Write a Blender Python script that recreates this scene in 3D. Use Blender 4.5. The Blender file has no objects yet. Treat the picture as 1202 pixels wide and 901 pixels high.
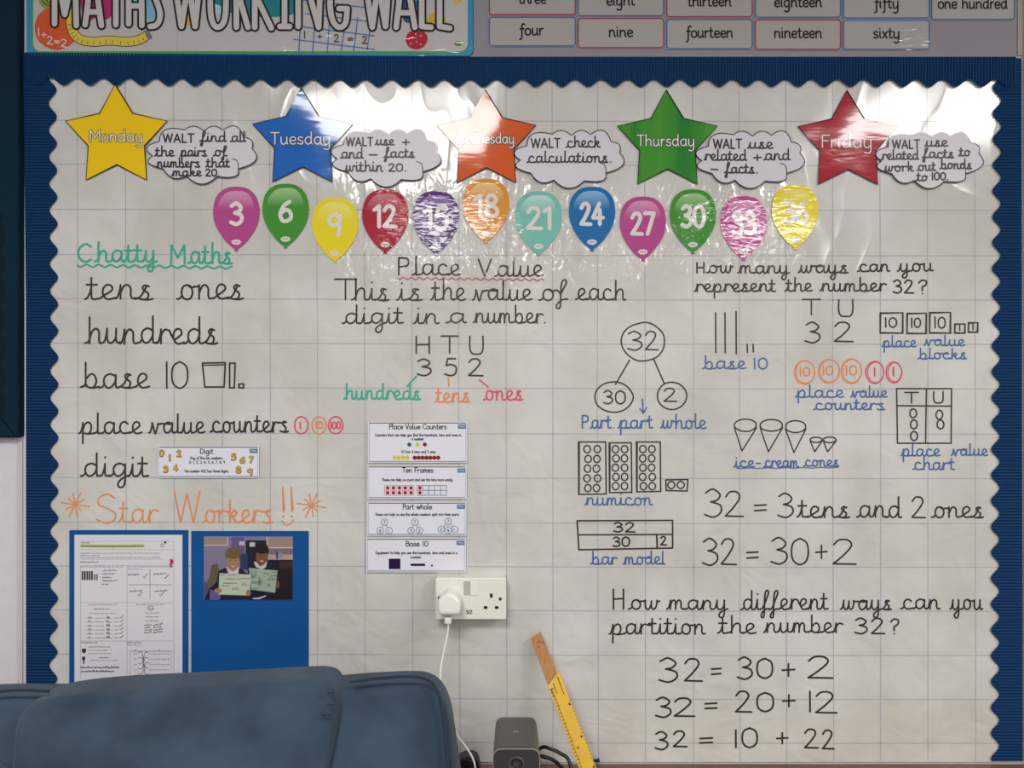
import bpy, math, random
from mathutils import Vector
random.seed(7)
S = bpy.context.scene
COL = S.collection
# ---------------------------------------------------------------- camera
CAM_Z = 1.45          # eye height of the photographer
DIST = 1.55           # distance from lens to the display wall
FPX = 912.0           # focal length in pixels of the 1202 px wide frame
cam_d = bpy.data.cameras.new('camera'); cam = bpy.data.objects.new('camera', cam_d); COL.objects.link(cam)
cam.location = (0, -DIST, CAM_Z); cam.rotation_euler = (math.radians(90), 0, 0)
cam_d.sensor_width = 36; cam_d.lens = 36 * FPX / 1202; cam_d.clip_start = .02
S.camera = cam
# ---------------------------------------------------------------- world and exposure
w = bpy.data.worlds.new('world'); S.world = w; w.use_nodes = True
w.node_tree.nodes['Background'].inputs[0].default_value = (.8, .88, 1, 1)
w.node_tree.nodes['Background'].inputs[1].default_value = .3
S.view_settings.view_transform = 'Standard'; S.view_settings.look = 'None'
S.view_settings.gamma = 1; S.view_settings.use_curve_mapping = False
S.view_settings.exposure = 0.6
LAMP = 15.5           # radiance of the ceiling light panels
LAMP_COL = (1, .975, .94)
# ceiling light panels: centre x, centre y, size x, size y
PANELS = [(-.55, -2.12, .84, .84), (1.97, -2.08, .80, .80), (-.55, -4.7, .84, .84), (1.97, -4.7, .80, .80)]
ROOM = (-2.9, 3.3, -5.6, 2.7)   # left x, right x, rear y, ceiling z

# ---------------------------------------------------------------- helpers
def P(px, py, d=0.0):
    """point at distance d in front of the display wall, measured off the photograph"""
    k = (DIST - d) / FPX
    return Vector(((px - 601) * k, -d, CAM_Z - (py - 450.5) * k))
def lin(c):
    c /= 255.0
    return c / 12.92 if c <= .04045 else ((c + .055) / 1.055) ** 2.4
def rgb(h, g=1.0):
    return (lin(int(h[0:2], 16)) * g, lin(int(h[2:4], 16)) * g, lin(int(h[4:6], 16)) * g, 1)
MATS = {}
def film_group(name, kind):
    """bump of the clear plastic film, in metres, from the world position"""
    g = bpy.data.node_groups.new(name, 'ShaderNodeTree')
    g.interface.new_socket('Normal', in_out='OUTPUT', socket_type='NodeSocketVector')
    n, l = g.nodes, g.links
    out = n.new('NodeGroupOutput'); geo = n.new('ShaderNodeNewGeometry')
    def mp(sx, sy, sz, rot=0):
        m = n.new('ShaderNodeMapping'); m.inputs['Scale'].default_value = (sx, sy, sz); m.inputs['Rotation'].default_value = (0, rot, 0)
        l.new(geo.outputs['Position'], m.inputs[0]); return m.outputs[0]
    def noise(vec, sc, det, dist=0, rough=.5):
        t = n.new('ShaderNodeTexNoise'); t.inputs['Scale'].default_value = sc; t.inputs['Detail'].default_value = det
        t.inputs['Distortion'].default_value = dist; t.inputs['Roughness'].default_value = rough
        l.new(vec, t.inputs['Vector']); return t.outputs['Fac']
    def math_(op, a, b=None, clamp=False):
        m = n.new('ShaderNodeMath'); m.operation = op; m.use_clamp = clamp
        for i, v in enumerate((a, b)):
            if v is None: continue
            if isinstance(v, (int, float)): m.inputs[i].default_value = v
            else: l.new(v, m.inputs[i])
        return m.outputs[0]
    if kind == 'sheet':
        sep = n.new('ShaderNodeSeparateXYZ'); l.new(geo.outputs['Position'], sep.inputs[0])
        # film is slack in the strip below the stars and taut near the border
        def band(v, lo, lo2, hi2, hi):
            a = n.new('ShaderNodeMapRange'); a.interpolation_type = 'SMOOTHSTEP'
            a.inputs[1].default_value = lo; a.inputs[2].default_value = lo2; l.new(v, a.inputs[0])
            b = n.new('ShaderNodeMapRange'); b.interpolation_type = 'SMOOTHSTEP'
            b.inputs[1].default_value = hi2; b.inputs[2].default_value = hi; b.inputs[3].default_value = 1; b.inputs[4].default_value = 0
            l.new(v, b.inputs[0]); return math_('MULTIPLY', a.outputs[0], b.outputs[0])
        slack = math_('MULTIPLY', band(sep.outputs['Z'], 1.55, 1.70, 1.82, 1.93), band(sep.outputs['X'], -.45, -.25, .40, .62))
        big = math_('MULTIPLY', noise(mp(1, 1, 1.3), 4.5, 1, .2), .0024)
        crease = noise(mp(1, 1, .4, .6), 8, 1, .5)
        crease = math_('MULTIPLY', math_('POWER', math_('SUBTRACT', 1, math_('ABSOLUTE', math_('SUBTRACT', crease, .5))), 18), .0008)
        streak = math_('MULTIPLY', noise(mp(1.0, 1, .14), 42, 2, .6), .0011)
        crink = math_('MULTIPLY', noise(mp(1, 1, .5), 34, 2, .8), .0062)
        h = math_('ADD', big, crease)
        h = math_('ADD', h, math_('MULTIPLY', streak, math_('ADD', .25, slack)))
        h = math_('ADD', h, math_('MULTIPLY', crink, slack))
    elif kind == 'star':
        a = math_('MULTIPLY', noise(mp(1, 1, 1), 6, 1), .004)
        b = math_('MULTIPLY', noise(mp(.4, 1, 1.5), 45, 1, .5), .00013)
        h = math_('ADD', a, b)
    elif kind == 'paper':
        a = math_('MULTIPLY', noise(mp(1, 1, 1.2), 9, 2, .8), .0068)
        b = math_('MULTIPLY', noise(mp(1, 1, 1), 28, 3, .3), .0012)
        h = math_('ADD', a, b)
    elif kind == 'lam':
        a = math_('MULTIPLY', noise(mp(1, 1, 1), 7, 1), .0032)
        b = math_('MULTIPLY', noise(mp(.45, 1, 1.5), 60, 1.5, 1.0), .00040)
        h = math_('ADD', a, b)
    else:
        h = math_('MULTIPLY', noise(mp(.5, 1, 1), 35, 3, .8), .0016)
    bump = n.new('ShaderNodeBump'); bump.inputs['Strength'].default_value = 1
    bump.inputs['Distance'].default_value = 1
    l.new(h, bump.inputs['Height']); l.new(bump.outputs[0], out.inputs[0])
    return g
GROUPS = {}
def mat(hexc, coat=None, rough=.75, g=1.0, grain=None, metallic=0, name=None):
    key = (hexc, coat, rough, g, grain, metallic)
    if key in MATS: return MATS[key]
    m = bpy.data.materials.new(name or 'surface_' + hexc); m.use_nodes = True
    nt = m.node_tree; b = nt.nodes['Principled BSDF']
    b.inputs['Base Color'].default_value = rgb(hexc, g); b.inputs['Roughness'].default_value = rough
    b.inputs['Metallic'].default_value = metallic
    if coat:
        if coat not in GROUPS: GROUPS[coat] = film_group('film_' + coat, coat)
        gn = nt.nodes.new('ShaderNodeGroup'); gn.node_tree = GROUPS[coat]
        b.inputs['Coat Weight'].default_value = 1.0
        b.inputs['Coat Roughness'].default_value = .13 if coat == 'sheet' else .07
        b.inputs['Coat IOR'].default_value = 1.5
        b.inputs['Specular IOR Level'].default_value = 0.1
        nt.links.new(gn.outputs[0], b.inputs['Coat Normal'])
    if not coat: b.inputs['Specular IOR Level'].default_value = .5 if rough < .5 else .18
    if coat == 'sheet':
        if 'paper' not in GROUPS: GROUPS['paper'] = film_group('paper_relief', 'paper')
        gp = nt.nodes.new('ShaderNodeGroup'); gp.node_tree = GROUPS['paper']; nt.links.new(gp.outputs[0], b.inputs['Normal'])
    if grain:      # (scale, colour two, stretch x, stretch z)
        sc, h2, sx, sz = grain
        geo = nt.nodes.new('ShaderNodeNewGeometry'); mp = nt.nodes.new('ShaderNodeMapping')
        mp.inputs['Scale'].default_value = (sx, 1, sz)
        t = nt.nodes.new('ShaderNodeTexNoise'); t.inputs['Scale'].default_value = sc; t.inputs['Detail'].default_value = 5
        r = nt.nodes.new('ShaderNodeValToRGB'); r.color_ramp.elements[0].position = .36; r.color_ramp.elements[1].position = .64
        r.color_ramp.elements[0].color = rgb(hexc, g); r.color_ramp.elements[1].color = rgb(h2, g)
        nt.links.new(geo.outputs['Position'], mp.inputs[0]); nt.links.new(mp.outputs[0], t.inputs['Vector'])
        nt.links.new(t.outputs['Fac'], r.inputs[0]); nt.links.new(r.outputs[0], b.inputs['Base Color'])
    MATS[key] = m
    return m
ORIG = {}
class MB:
    """collects faces (world coordinates) and links them as one mesh object"""
    def __init__(self): self.v = []; self.f = []; self.m = []; self.mats = []; self.n = 0
    def mi(self, m):
        if m not in self.mats: self.mats.append(m)
        return self.mats.index(m)
    def add(self, vs, fs, m):
        o = len(self.v); k = self.mi(m); self.v += [Vector(x) for x in vs]
        for f in fs: self.f.append([i + o for i in f]); self.m.append(k)
    def build(self, name, parent=None, origin=None, smooth=False):
        if origin is None:
            if parent is not None: origin = ORIG[parent.name]
            else:
                xs = [p.x for p in self.v]; ys = [p.y for p in self.v]; zs = [p.z for p in self.v]
                origin = Vector(((min(xs) + max(xs)) / 2, max(ys), min(zs)))
        me = bpy.data.meshes.new(name); me.from_pydata([tuple(p - origin) for p in self.v], [], self.f)
        for m in self.mats: me.materials.append(m)
        me.polygons.foreach_set('material_index', self.m)
        if smooth: me.polygons.foreach_set('use_smooth', [len(f) <= 6 for f in self.f])
        me.update()
        o = bpy.data.objects.new(name, me); COL.objects.link(o)
        if parent is not None: o.parent = parent; o.location = origin - ORIG[parent.name]
        else: o.location = origin
        ORIG[o.name] = Vector(origin)
        return o
def tag(o, label=None, cat=None, group=None, kind=None):
    if label: o['label'] = label
    if cat: o['category'] = cat
    if group: o['group'] = group
    if kind: o['kind'] = kind
    return o
def empty(name, loc):
    o = bpy.data.objects.new(name, None); COL.objects.link(o); o.location = loc; o.empty_display_size = .05
    ORIG[o.name] = Vector(loc); return o
def cr(pts, n=6, closed=False):
    """Catmull-Rom through 2D or 3D points"""
    p = [Vector(q) for q in pts]
    if len(p) < 3 and not closed: return p
    out = []; N = len(p); rng = range(N) if closed else range(N - 1)
    for i in rng:
        if closed: a, b, c, d = p[i - 1], p[i], p[(i + 1) % N], p[(i + 2) % N]
        else: a, b, c, d = p[max(i - 1, 0)], p[i], p[i + 1], p[min(i + 2, N - 1)]
        for k in range(n):
            t = k / n
            out.append(.5 * (2 * b + (c - a) * t + (2 * a - 5 * b + 4 * c - d) * t * t + (3 * b - a - 3 * c + d) * t ** 3))
    if not closed: out.append(p[-1])
    return out
def ribbon(mb, pts, wd, d, m, cap=3):
    """flat round-ended stroke through photo points on the plane d"""
    d += 1.5e-5 * (mb.n % 9); mb.n += 1      # later strokes lie on top of earlier ones
    q = [Vector(p[:2]) for p in pts]
    q = [a for i, a in enumerate(q) if i == 0 or (a - q[i - 1]).length > 1e-4]
    if len(q) == 1: q.append(q[0] + Vector((.01, 0)))
    r = wd / 2; L = []; R = []
    if wd >= 1.55 and cap and len(q) > 2:
        ns = 12 if wd > 3.5 else 8
        for i, a in enumerate(q):
            ring_ = [(a.x + r * math.cos(t * math.tau / ns), a.y + r * math.sin(t * math.tau / ns)) for t in range(ns)]
            poly(mb, ring_, d + 1.2e-6 * i, m)
            if i + 1 < len(q):
                c = q[i + 1]; t = (c - a).normalized(); n = Vector((-t.y, t.x)) * r
                poly(mb, [tuple(a + n), tuple(c + n), tuple(c - n), tuple(a - n)], d + 1.2e-6 * i + 6e-7, m)
        return
    for i, a in enumerate(q):
        t = (q[min(i + 1, len(q) - 1)] - q[max(i - 1, 0)])
        t = t.normalized() if t.length > 1e-6 else Vector((1, 0))
        n = Vector((-t.y, t.x)) * r
        L.append(a + n); R.append(a - n)
    vs = []; fs = []
    for a, b in zip(L, R): vs += [P(a.x, a.y, d), P(b.x, b.y, d)]
    for i in range(len(q) - 1): fs.append((2 * i, 2 * i + 1, 2 * i + 3, 2 * i + 2))
    if cap:
        for end in (0, len(q) - 1):
            a = q[end]; t = (q[1] - q[0] if end == 0 else q[-1] - q[-2]).normalized() * (-1 if end == 0 else 1)
            n = Vector((-t.y, t.x)); base = len(vs); ring = []
            for k in range(cap + 2):
                an = math.pi * k / (cap + 1)
                p = a + n * math.cos(an) * r + t * math.sin(an) * r
                vs.append(P(p.x, p.y, d)); ring.append(base + k)
            fs.append(ring)
    def face(f):
        ar = sum(vs[f[i]].x * vs[f[(i + 1) % len(f)]].z - vs[f[(i + 1) % len(f)]].x * vs[f[i]].z for i in range(len(f)))
        return f if ar > 0 else f[::-1]
    mb.add(vs, [face(list(f)) for f in fs], m)
def lines(mb, pts, wd, d, m):
    for a, b in zip(pts[:-1], pts[1:]): ribbon(mb, [a, b], wd, d, m, 2)
def poly(mb, pts, d, m, z2=None):
    """flat outline; with z2 a slab from z2 to d"""
    if sum(pts[i][0] * pts[(i + 1) % len(pts)][1] - pts[(i + 1) % len(pts)][0] * pts[i][1] for i in range(len(pts))) > 0: pts = list(pts)[::-1]
    n = len(pts); vs = [P(x, y, d) for x, y in pts]; fs = [list(range(n))]
    if z2 is not None:
        k = (DIST - z2) / (DIST - d)
        vs += [Vector((v.x, -z2, v.z)) for v in vs]
        fs += [[i, (i + 1) % n, n + (i + 1) % n, n + i] for i in range(n)]; fs.append(list(range(2 * n - 1, n - 1, -1)))
    mb.add(vs, fs, m)
def rect(x0, y0, x1, y1, r=0, seg=4):
    if r <= 0: return [(x0, y0), (x1, y0), (x1, y1), (x0, y1)]
    out = []
    for cx, cy, a0 in ((x1 - r, y0 + r, -90), (x1 - r, y1 - r, 0), (x0 + r, y1 - r, 90), (x0 + r, y0 + r, 180)):
        for k in range(seg + 1):
            a = math.radians(a0 + 90 * k / seg); out.append((cx + r * math.cos(a), cy + r * math.sin(a)))
    return out
def ell(cx, cy, rx, ry, n=20, a0=0, a1=360):
    return [(cx + rx * math.cos(math.radians(a0 + (a1 - a0) * k / n)), cy + ry * math.sin(math.radians(a0 + (a1 - a0) * k / n))) for k in range(n + (a1 - a0 < 360))]
def ring(mb, cx, cy, rx, ry, wd, d, m, n=20):
    j = [(cx + (x - cx) * (1 + random.uniform(-.03, .03)), cy + (y - cy) * (1 + random.uniform(-.03, .03))) for x, y in ell(cx, cy, rx, ry, n // 2)]
    q = cr([(x, y) for x, y in j], 3, True); q.append(q[0]); ribbon(mb, q, wd, d, m, 2)
def frame(mb, pts, wd, d, m):
    ribbon(mb, list(pts) + [pts[0], pts[1]], wd, d, m, 0)
def fine(pts, step):
    out = []
    for i, p in enumerate(pts):
        p = Vector(p); q = Vector(pts[(i + 1) % len(pts)]); k = max(1, int((q - p).length / step))
        out += [p + (q - p) * j / k for j in range(k)]
    return out
def slab(mb, pts3, axis, depth, m, bevel=.002, seg=3, dome=0.0, back=True):
    """rounded slab: 3D outline extruded along axis by depth, rounded at the front, optional domed face"""
    o = [Vector(p) for p in pts3]; n = len(o); ax = Vector(axis).normalized(); c = sum(o, Vector()) / n
    # orient the inward normals
    inn = []
    for i in range(n):
        t = (o[(i + 1) % n] - o[i - 1]).normalized(); k = ax.cross(t)
        if k.dot(c - o[i]) < 0 and False: k = -k
        inn.append(k)
    if sum((inn[i].dot(c - o[i]) for i in range(n))) < 0: inn = [-k for k in inn]
    rings = [o]
    for s in range(seg + 1):
        a = math.pi / 2 * s / seg
        off = bevel * (1 - math.cos(a)); up = depth - bevel + bevel * math.sin(a)
        rings.append([o[i] + inn[i] * off + ax * up for i in range(n)])
    if dome > 0:
        last = rings[-1]; c2 = sum(last, Vector()) / n
        xs = [p.x for p in last]; zs = [p.z for p in last]; x_, z_ = (max(xs) + min(xs)) / 2, (max(zs) + min(zs)) / 2; hx, hz = (max(xs) - x_) , (max(zs) - z_)
        for s in (.97, .93, .88, .8, .7, .55, .4, .2):
            row = []
            for p in last:
                q = c2 + (p - c2) * s; u, v = abs(q.x - x_) / hx, abs(q.z - z_) / hz; e = min(1, (1 - s) / .3); e = 1 - (1 - e) ** 3
                row.append(q + ax * dome * e * max(0, 1 - u ** 2.6) * max(0, 1 - v ** 2.6))
            rings.append(row)
    vs = [p for r in rings for p in r]; fs = []
    for k in range(len(rings) - 1):
        for i in range(n): fs.append((k * n + i, k * n + (i + 1) % n, (k + 1) * n + (i + 1) % n, (k + 1) * n + i))
    if dome > 0:
        vs.append(c2 + ax * dome); k = (len(rings) - 1) * n
        fs += [(k + i, k + (i + 1) % n, len(vs) - 1) for i in range(n)]
    else: fs.append([(len(rings) - 1) * n + i for i in range(n)])
    mb.add(vs, fs, m)
    if back: mb.add(o, [[n - 1 - i for i in range(n)]], m)
def box(mb, lo, hi, m):
    x0, y0, z0 = lo; x1, y1, z1 = hi
    mb.add([(x0, y0, z0), (x1, y0, z0), (x1, y1, z0), (x0, y1, z0), (x0, y0, z1), (x1, y0, z1), (x1, y1, z1), (x0, y1, z1)],
           [(0, 3, 2, 1), (4, 5, 6, 7), (0, 1, 5, 4), (1, 2, 6, 5), (2, 3, 7, 6), (3, 0, 4, 7)], m)
def tube(mb, pts, r, m, seg=8, n=6):
    q = cr(pts, n); vs = []; fs = []; up = Vector((.3, .9, .25)).normalized()
    for i, a in enumerate(q):
        t = (q[min(i + 1, len(q) - 1)] - q[max(i - 1, 0)]).normalized()
        u = t.cross(up); u = u.normalized() if u.length > 1e-4 else Vector((1, 0, 0)); v = t.cross(u)
        for k in range(seg):
            an = 2 * math.pi * k / seg; vs.append(a + u * math.cos(an) * r + v * math.sin(an) * r)
    for i in range(len(q) - 1):
        for k in range(seg): fs.append((i * seg + k, i * seg + (k + 1) % seg, (i + 1) * seg + (k + 1) % seg, (i + 1) * seg + k))
    fs.append(list(range(seg))[::-1]); fs.append([(len(q) - 1) * seg + k for k in range(seg)])
    mb.add(vs, fs, m)

# ---------------------------------------------------------------- stroke alphabets (x-height = 1, baseline = 0)
BOWLP = '.78 .85 .5 1 .18 .85 .05 .5 .18 .12 .45 0 .7 .2 .8 .6'
PRINT = {
'a': (.98, BOWLP + ';l.8 .98 .8 .15 .92 .02'), 'b': (.92, 'l.08 1.7 .08 0;.08 .3 .3 .02 .6 .05 .8 .5 .62 .95 .32 .95 .08 .65'),
'c': (.82, '.75 .85 .5 1 .2 .88 .05 .5 .18 .12 .48 0 .78 .15'), 'd': (1.0, BOWLP + ';l.8 1.7 .8 .15 .92 .02'),
'e': (.84, '.08 .5 .45 .5 .74 .56 .68 .88 .42 1 .15 .85 .05 .48 .2 .1 .48 0 .76 .14'),
'f': (.62, '.75 1.6 .55 1.72 .35 1.55 .32 1 .3 -.3 .2 -.6 0 -.7;l.08 .95 .62 .95'),
'g': (.98, BOWLP + ';.8 .98 .8 -.3 .7 -.65 .4 -.75 .1 -.62'), 'h': (.95, 'l.08 1.7 .08 0;.08 .6 .3 .92 .55 .98 .74 .75 .76 .2 .9 .02'),
'i': (.34, 'l.1 1 .1 .15 .22 .02;l.1 1.4 .1 1.44'), 'j': (.36, '.2 1 .2 -.4 .1 -.68 -.12 -.72;l.2 1.4 .2 1.44'),
'k': (.82, 'l.08 1.7 .08 0;.1 .5 .45 .95 .62 .8 .5 .55 .1 .48;.35 .48 .6 .12 .8 .02'), 'l': (.4, '.1 1.7 .1 .25 .18 .05 .32 .02'),
'm': (1.28, 'l.08 1 .08 0;.08 .6 .28 .95 .48 .95 .56 .7 .56 0;.56 .6 .78 .95 .98 .95 1.06 .7 1.08 .15 1.2 .02'),
'n': (.95, 'l.08 1 .08 0;.08 .6 .3 .92 .55 .98 .74 .75 .76 .2 .9 .02'), 'o': (.92, '.45 1 .15 .85 .05 .5 .15 .13 .45 0 .75 .13 .85 .5 .75 .85 .45 1'),
'p': (.92, 'l.08 1 .08 -.75;.08 .3 .3 .02 .6 .05 .8 .5 .62 .95 .32 .95 .08 .65'), 'q': (.95, BOWLP + ';l.8 1 .8 -.75'),
'r': (.6, 'l.08 1 .08 0;.08 .6 .28 .92 .55 .98'), 's': (.74, '.62 .88 .38 1 .12 .85 .15 .6 .42 .5 .64 .35 .6 .08 .35 0 .05 .12'),
't': (.62, '.22 1.45 .22 .25 .35 .02 .58 .06;l0 1 .5 1'), 'u': (.95, '.08 1 .08 .35 .2 .03 .5 .02 .74 .35 .76 .6;l.76 1 .76 .15 .88 .02'),
'v': (.8, 'l.02 1 .38 0 .74 1'), 'w': (1.12, 'l.02 1 .28 0 .55 .9 .82 0 1.08 1'), 'x': (.78, 'l.05 1 .7 0;l.7 1 .05 0'),
'y': (.92, '.08 1 .08 .35 .2 .03 .5 .02 .74 .35 .76 .6;.76 1 .76 -.3 .65 -.65 .38 -.75 .1 -.62'), 'z': (.78, 'l.05 1 .7 1 .05 0 .72 0'),
'A': (1.15, 'l0 0 .55 1.6 1.1 0;l.2 .55 .9 .55'), 'B': (.98, 'l.1 0 .1 1.6;.1 1.6 .7 1.5 .75 1 .1 .88;.1 .88 .85 .75 .85 .15 .1 0'),
'C': (1.12, '1.05 1.35 .65 1.6 .2 1.3 .05 .8 .2 .25 .65 0 1.05 .2'), 'D': (1.15, 'l.1 0 .1 1.6;.1 1.6 .7 1.5 1.05 .85 .75 .15 .1 0'),
'E': (.9, 'l.85 1.6 .1 1.6 .1 0 .85 0;l.1 .88 .7 .88'), 'F': (.85, 'l.1 0 .1 1.6 .85 1.6;l.1 .88 .7 .88'),
'H': (1.08, 'l.1 0 .1 1.6;l.95 0 .95 1.6;l.1 .8 .95 .85'), 'L': (.85, 'l.1 1.6 .1 0 .8 0'),
'M': (1.4, 'l.08 0 .12 1.6 .7 .5 1.28 1.6 1.32 0'), 'N': (1.1, 'l.1 0 .1 1.6 1 0 1 1.6'), 'O': (1.3, '.65 1.6 .2 1.35 .05 .8 .2 .25 .65 0 1.1 .25 1.25 .8 1.1 1.35 .65 1.6'),
'P': (.9, 'l.1 0 .1 1.6;.1 1.6 .7 1.55 .85 1.2 .7 .85 .1 .78'), 'R': (1.0, 'l.1 0 .1 1.6;.1 1.6 .7 1.55 .85 1.2 .7 .85 .1 .78;l.4 .78 .95 0'),
'S': (.92, '.8 1.4 .5 1.6 .15 1.4 .15 1 .5 .82 .85 .5 .75 .1 .4 0 .05 .2'), 'T': (1.05, 'l.5 0 .5 1.6;l0 1.6 1 1.6'),
'U': (1.12, '.08 1.6 .08 .5 .25 .05 .55 0 .85 .05 1 .5 1 1.6'), 'V': (1.05, 'l0 1.6 .5 0 1 1.6'), 'W': (1.65, 'l0 1.6 .4 0 .8 1.5 1.2 0 1.6 1.6'),
'0': (1.05, '.5 1.6 .15 1.35 .05 .8 .15 .25 .5 0 .85 .25 .95 .8 .85 1.35 .5 1.6'), '1': (.5, 'l.28 0 .25 1.6'),
'2': (1.02, '.1 1.25 .3 1.55 .65 1.55 .8 1.2 .5 .6 .08 .03;l.08 .03 .98 0'), '3': (.98, '.1 1.4 .45 1.62 .8 1.3 .65 .98 .35 .88;.35 .88 .8 .7 .85 .3 .5 0 .05 .15'),
'4': (1.05, 'l.65 1.6 .05 .5 1 .5;l.7 1.1 .7 0'), '5': (.95, 'l.8 1.6 .25 1.6 .15 .95;.15 .95 .5 1.05 .85 .8 .8 .2 .45 0 .05 .15'),
'6': (.98, '.75 1.5 .35 1.2 .08 .6 .2 .1 .5 0 .85 .25 .8 .7 .5 .88 .15 .65'), '7': (.95, 'l.05 1.6 .85 1.6 .3 0'),
'8': (1.0, '.5 .85 .15 1.15 .3 1.55 .6 1.58 .8 1.25 .5 .85 .12 .5 .2 .08 .5 0 .82 .12 .85 .5 .5 .85'),
'9': (.98, '.82 1.3 .5 1.6 .12 1.35 .12 .95 .45 .75 .8 1.1 .84 1.5;l.84 1.5 .78 .6 .7 0'),
':': (.35, 'l.15 .1 .2 .1;l.15 .75 .2 .75'), '.': (.35, 'l.15 .03 .2 .03'), ',': (.35, 'l.2 .05 .1 -.25'), '?': (.9, '.1 1.3 .35 1.6 .75 1.5 .7 1.05 .4 .8 .4 .4;l.4 .05 .42 .05'),
'!': (.3, 'l.15 1.6 .15 .4;l.15 .03 .15 .05'), '=': (.95, 'l.1 .95 .85 1;l.1 .55 .85 .6'), '+': (1.0, 'l.1 .75 .9 .8;l.5 1.2 .5 .35'),
'-': (.8, 'l.05 .6 .7 .6'), '/': (.5, 'l0 0 .45 1.6'), ' ': (.55, '')}
B0 = '1.0 .82 .7 1 .38 .85 .28 .48 .4 .1 .62 .02 .85 .22 1.0 .6 1.0 .95'
ER = '0 .03 .15 .05 .32 .28'; ES = '0 .03 .13 .12 .26 .6 .3 .96'
# joined alphabet: advance, entry stroke, body, leaves high?
CURS = {
'a': (1.18, ER, B0 + ';1.0 .95 1.0 .25 1.08 .03 1.2 .06', 0), 'b': (1.12, '0 .03 .18 .1 .3 .3', 'l.3 1.78 .3 .1;.3 .25 .5 0 .8 .05 .95 .45 .82 .88 .6 .95 .35 .65;.55 .0 .8 -.02 1.12 .06', 0),
'c': (1.02, ER, '.9 .82 .65 1 .38 .85 .28 .48 .4 .1 .65 0 .9 .04 1.05 .1', 0), 'd': (1.22, ER, B0 + ';1.0 1.8 1.0 .25 1.08 .03 1.24 .06', 0),
'e': (.92, '0 .03 .15 .1 .3 .25', '.3 .25 .75 .62 .72 .92 .5 1 .3 .8 .25 .4 .4 .08 .62 0 .94 .1', 0),
'f': (.85, '0 .03 .2 .1 .4 .5', '.4 .5 .62 1.1 .78 1.6 .68 1.82 .5 1.65 .42 1.0 .38 -.4 .3 -.75 .12 -.7 .18 -.35 .5 .02 .87 .08', 0),
'g': (1.18, ER, B0 + ';1.0 .95 1.0 -.4 .85 -.85 .6 -.8 .58 -.5 .85 -.15 1.2 .06', 0),
'h': (1.12, '0 .03 .18 .1 .3 .3', 'l.3 1.78 .3 0;.3 .3 .45 .8 .7 1 .9 .8 .9 .25 .98 .03 1.14 .07', 0),
'i': (.55, ES, '.3 .97 .3 .25 .38 .03 .57 .07;l.3 1.45 .32 1.5', 0), 'j': (.5, ES, '.3 .97 .3 -.4 .15 -.8 -.1 -.7', 0),
'k': (1.05, '0 .03 .18 .1 .3 .3', 'l.3 1.78 .3 0;.3 .4 .6 .95 .82 .85 .75 .6 .38 .47;.38 .47 .62 .38 .78 .05 1.06 .07', 0),
'l': (.55, '0 .03 .18 .1 .3 .3', '.3 1.78 .3 .25 .38 .03 .57 .07', 0),
'm': (1.48, ES, 'l.3 .97 .3 0;.3 .4 .45 .9 .62 .95 .72 .7 .72 0;.72 .4 .88 .9 1.06 .95 1.16 .7 1.16 .25 1.26 .03 1.5 .07', 0),
'n': (1.12, ES, 'l.3 .97 .3 0;.3 .4 .5 .9 .72 .95 .86 .7 .86 .25 .96 .03 1.14 .07', 0),
'o': (1.05, ER, '.7 1 .4 .9 .28 .5 .38 .12 .62 0 .85 .12 .95 .5 .85 .88 .68 .98;.68 .98 .85 .82 1.07 .88', 1),
'p': (1.15, ES, 'l.3 .97 .3 -.85;.3 .3 .45 .8 .7 1 .92 .8 .92 .3 .7 0 .42 .05;.42 .05 .7 -.02 1.17 .06', 0),
'r': (.85, ES, 'l.3 .97 .3 0;.3 .5 .45 .85 .62 .95 .87 .86', 1),
's': (.92, '0 .03 .3 .25 .62 .95', '.74 .9 .52 .98 .38 .8 .5 .6 .7 .4 .65 .08 .4 0 .15 .08;.4 0 .7 -.02 .94 .05', 0),
't': (.72, '0 .03 .13 .12 .28 .5 .35 .95', '.35 1.5 .35 .25 .45 .03 .74 .07;l.08 1.02 .66 1.02', 0),
'u': (1.12, ES, '.3 .97 .3 .3 .42 .03 .62 .03 .85 .35 .88 .97;.88 .97 .88 .25 .98 .03 1.14 .07', 0),
'v': (1.0, ES, '.25 .95 .33 .85 .5 .05 .6 .05 .8 .9;.8 .9 .9 .82 1.02 .88', 1),
'w': (1.42, ES, '.3 .97 .3 .3 .42 .03 .6 .05 .75 .5 .78 .9;.78 .9 .78 .3 .9 .03 1.08 .1 1.2 .5 1.22 .95;1.22 .95 1.32 .82 1.44 .88', 1),
'y': (1.15, ES, '.3 .97 .3 .3 .42 .03 .62 .03 .85 .35 .88 .97;.88 .97 .88 -.4 .75 -.85 .5 -.8 .48 -.5 .75 -.15 1.17 .06', 0)}
def parse(s):
    out = []
    for st in s.split(';'):
        st = st.strip()
        if not st: continue
        straight = st[0] == 'l'
        nums = [float(x) for x in (st[1:] if straight else st).split()]
        out.append((straight, [(nums[i], nums[i + 1]) for i in range(0, len(nums), 2)]))
    return out
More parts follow.
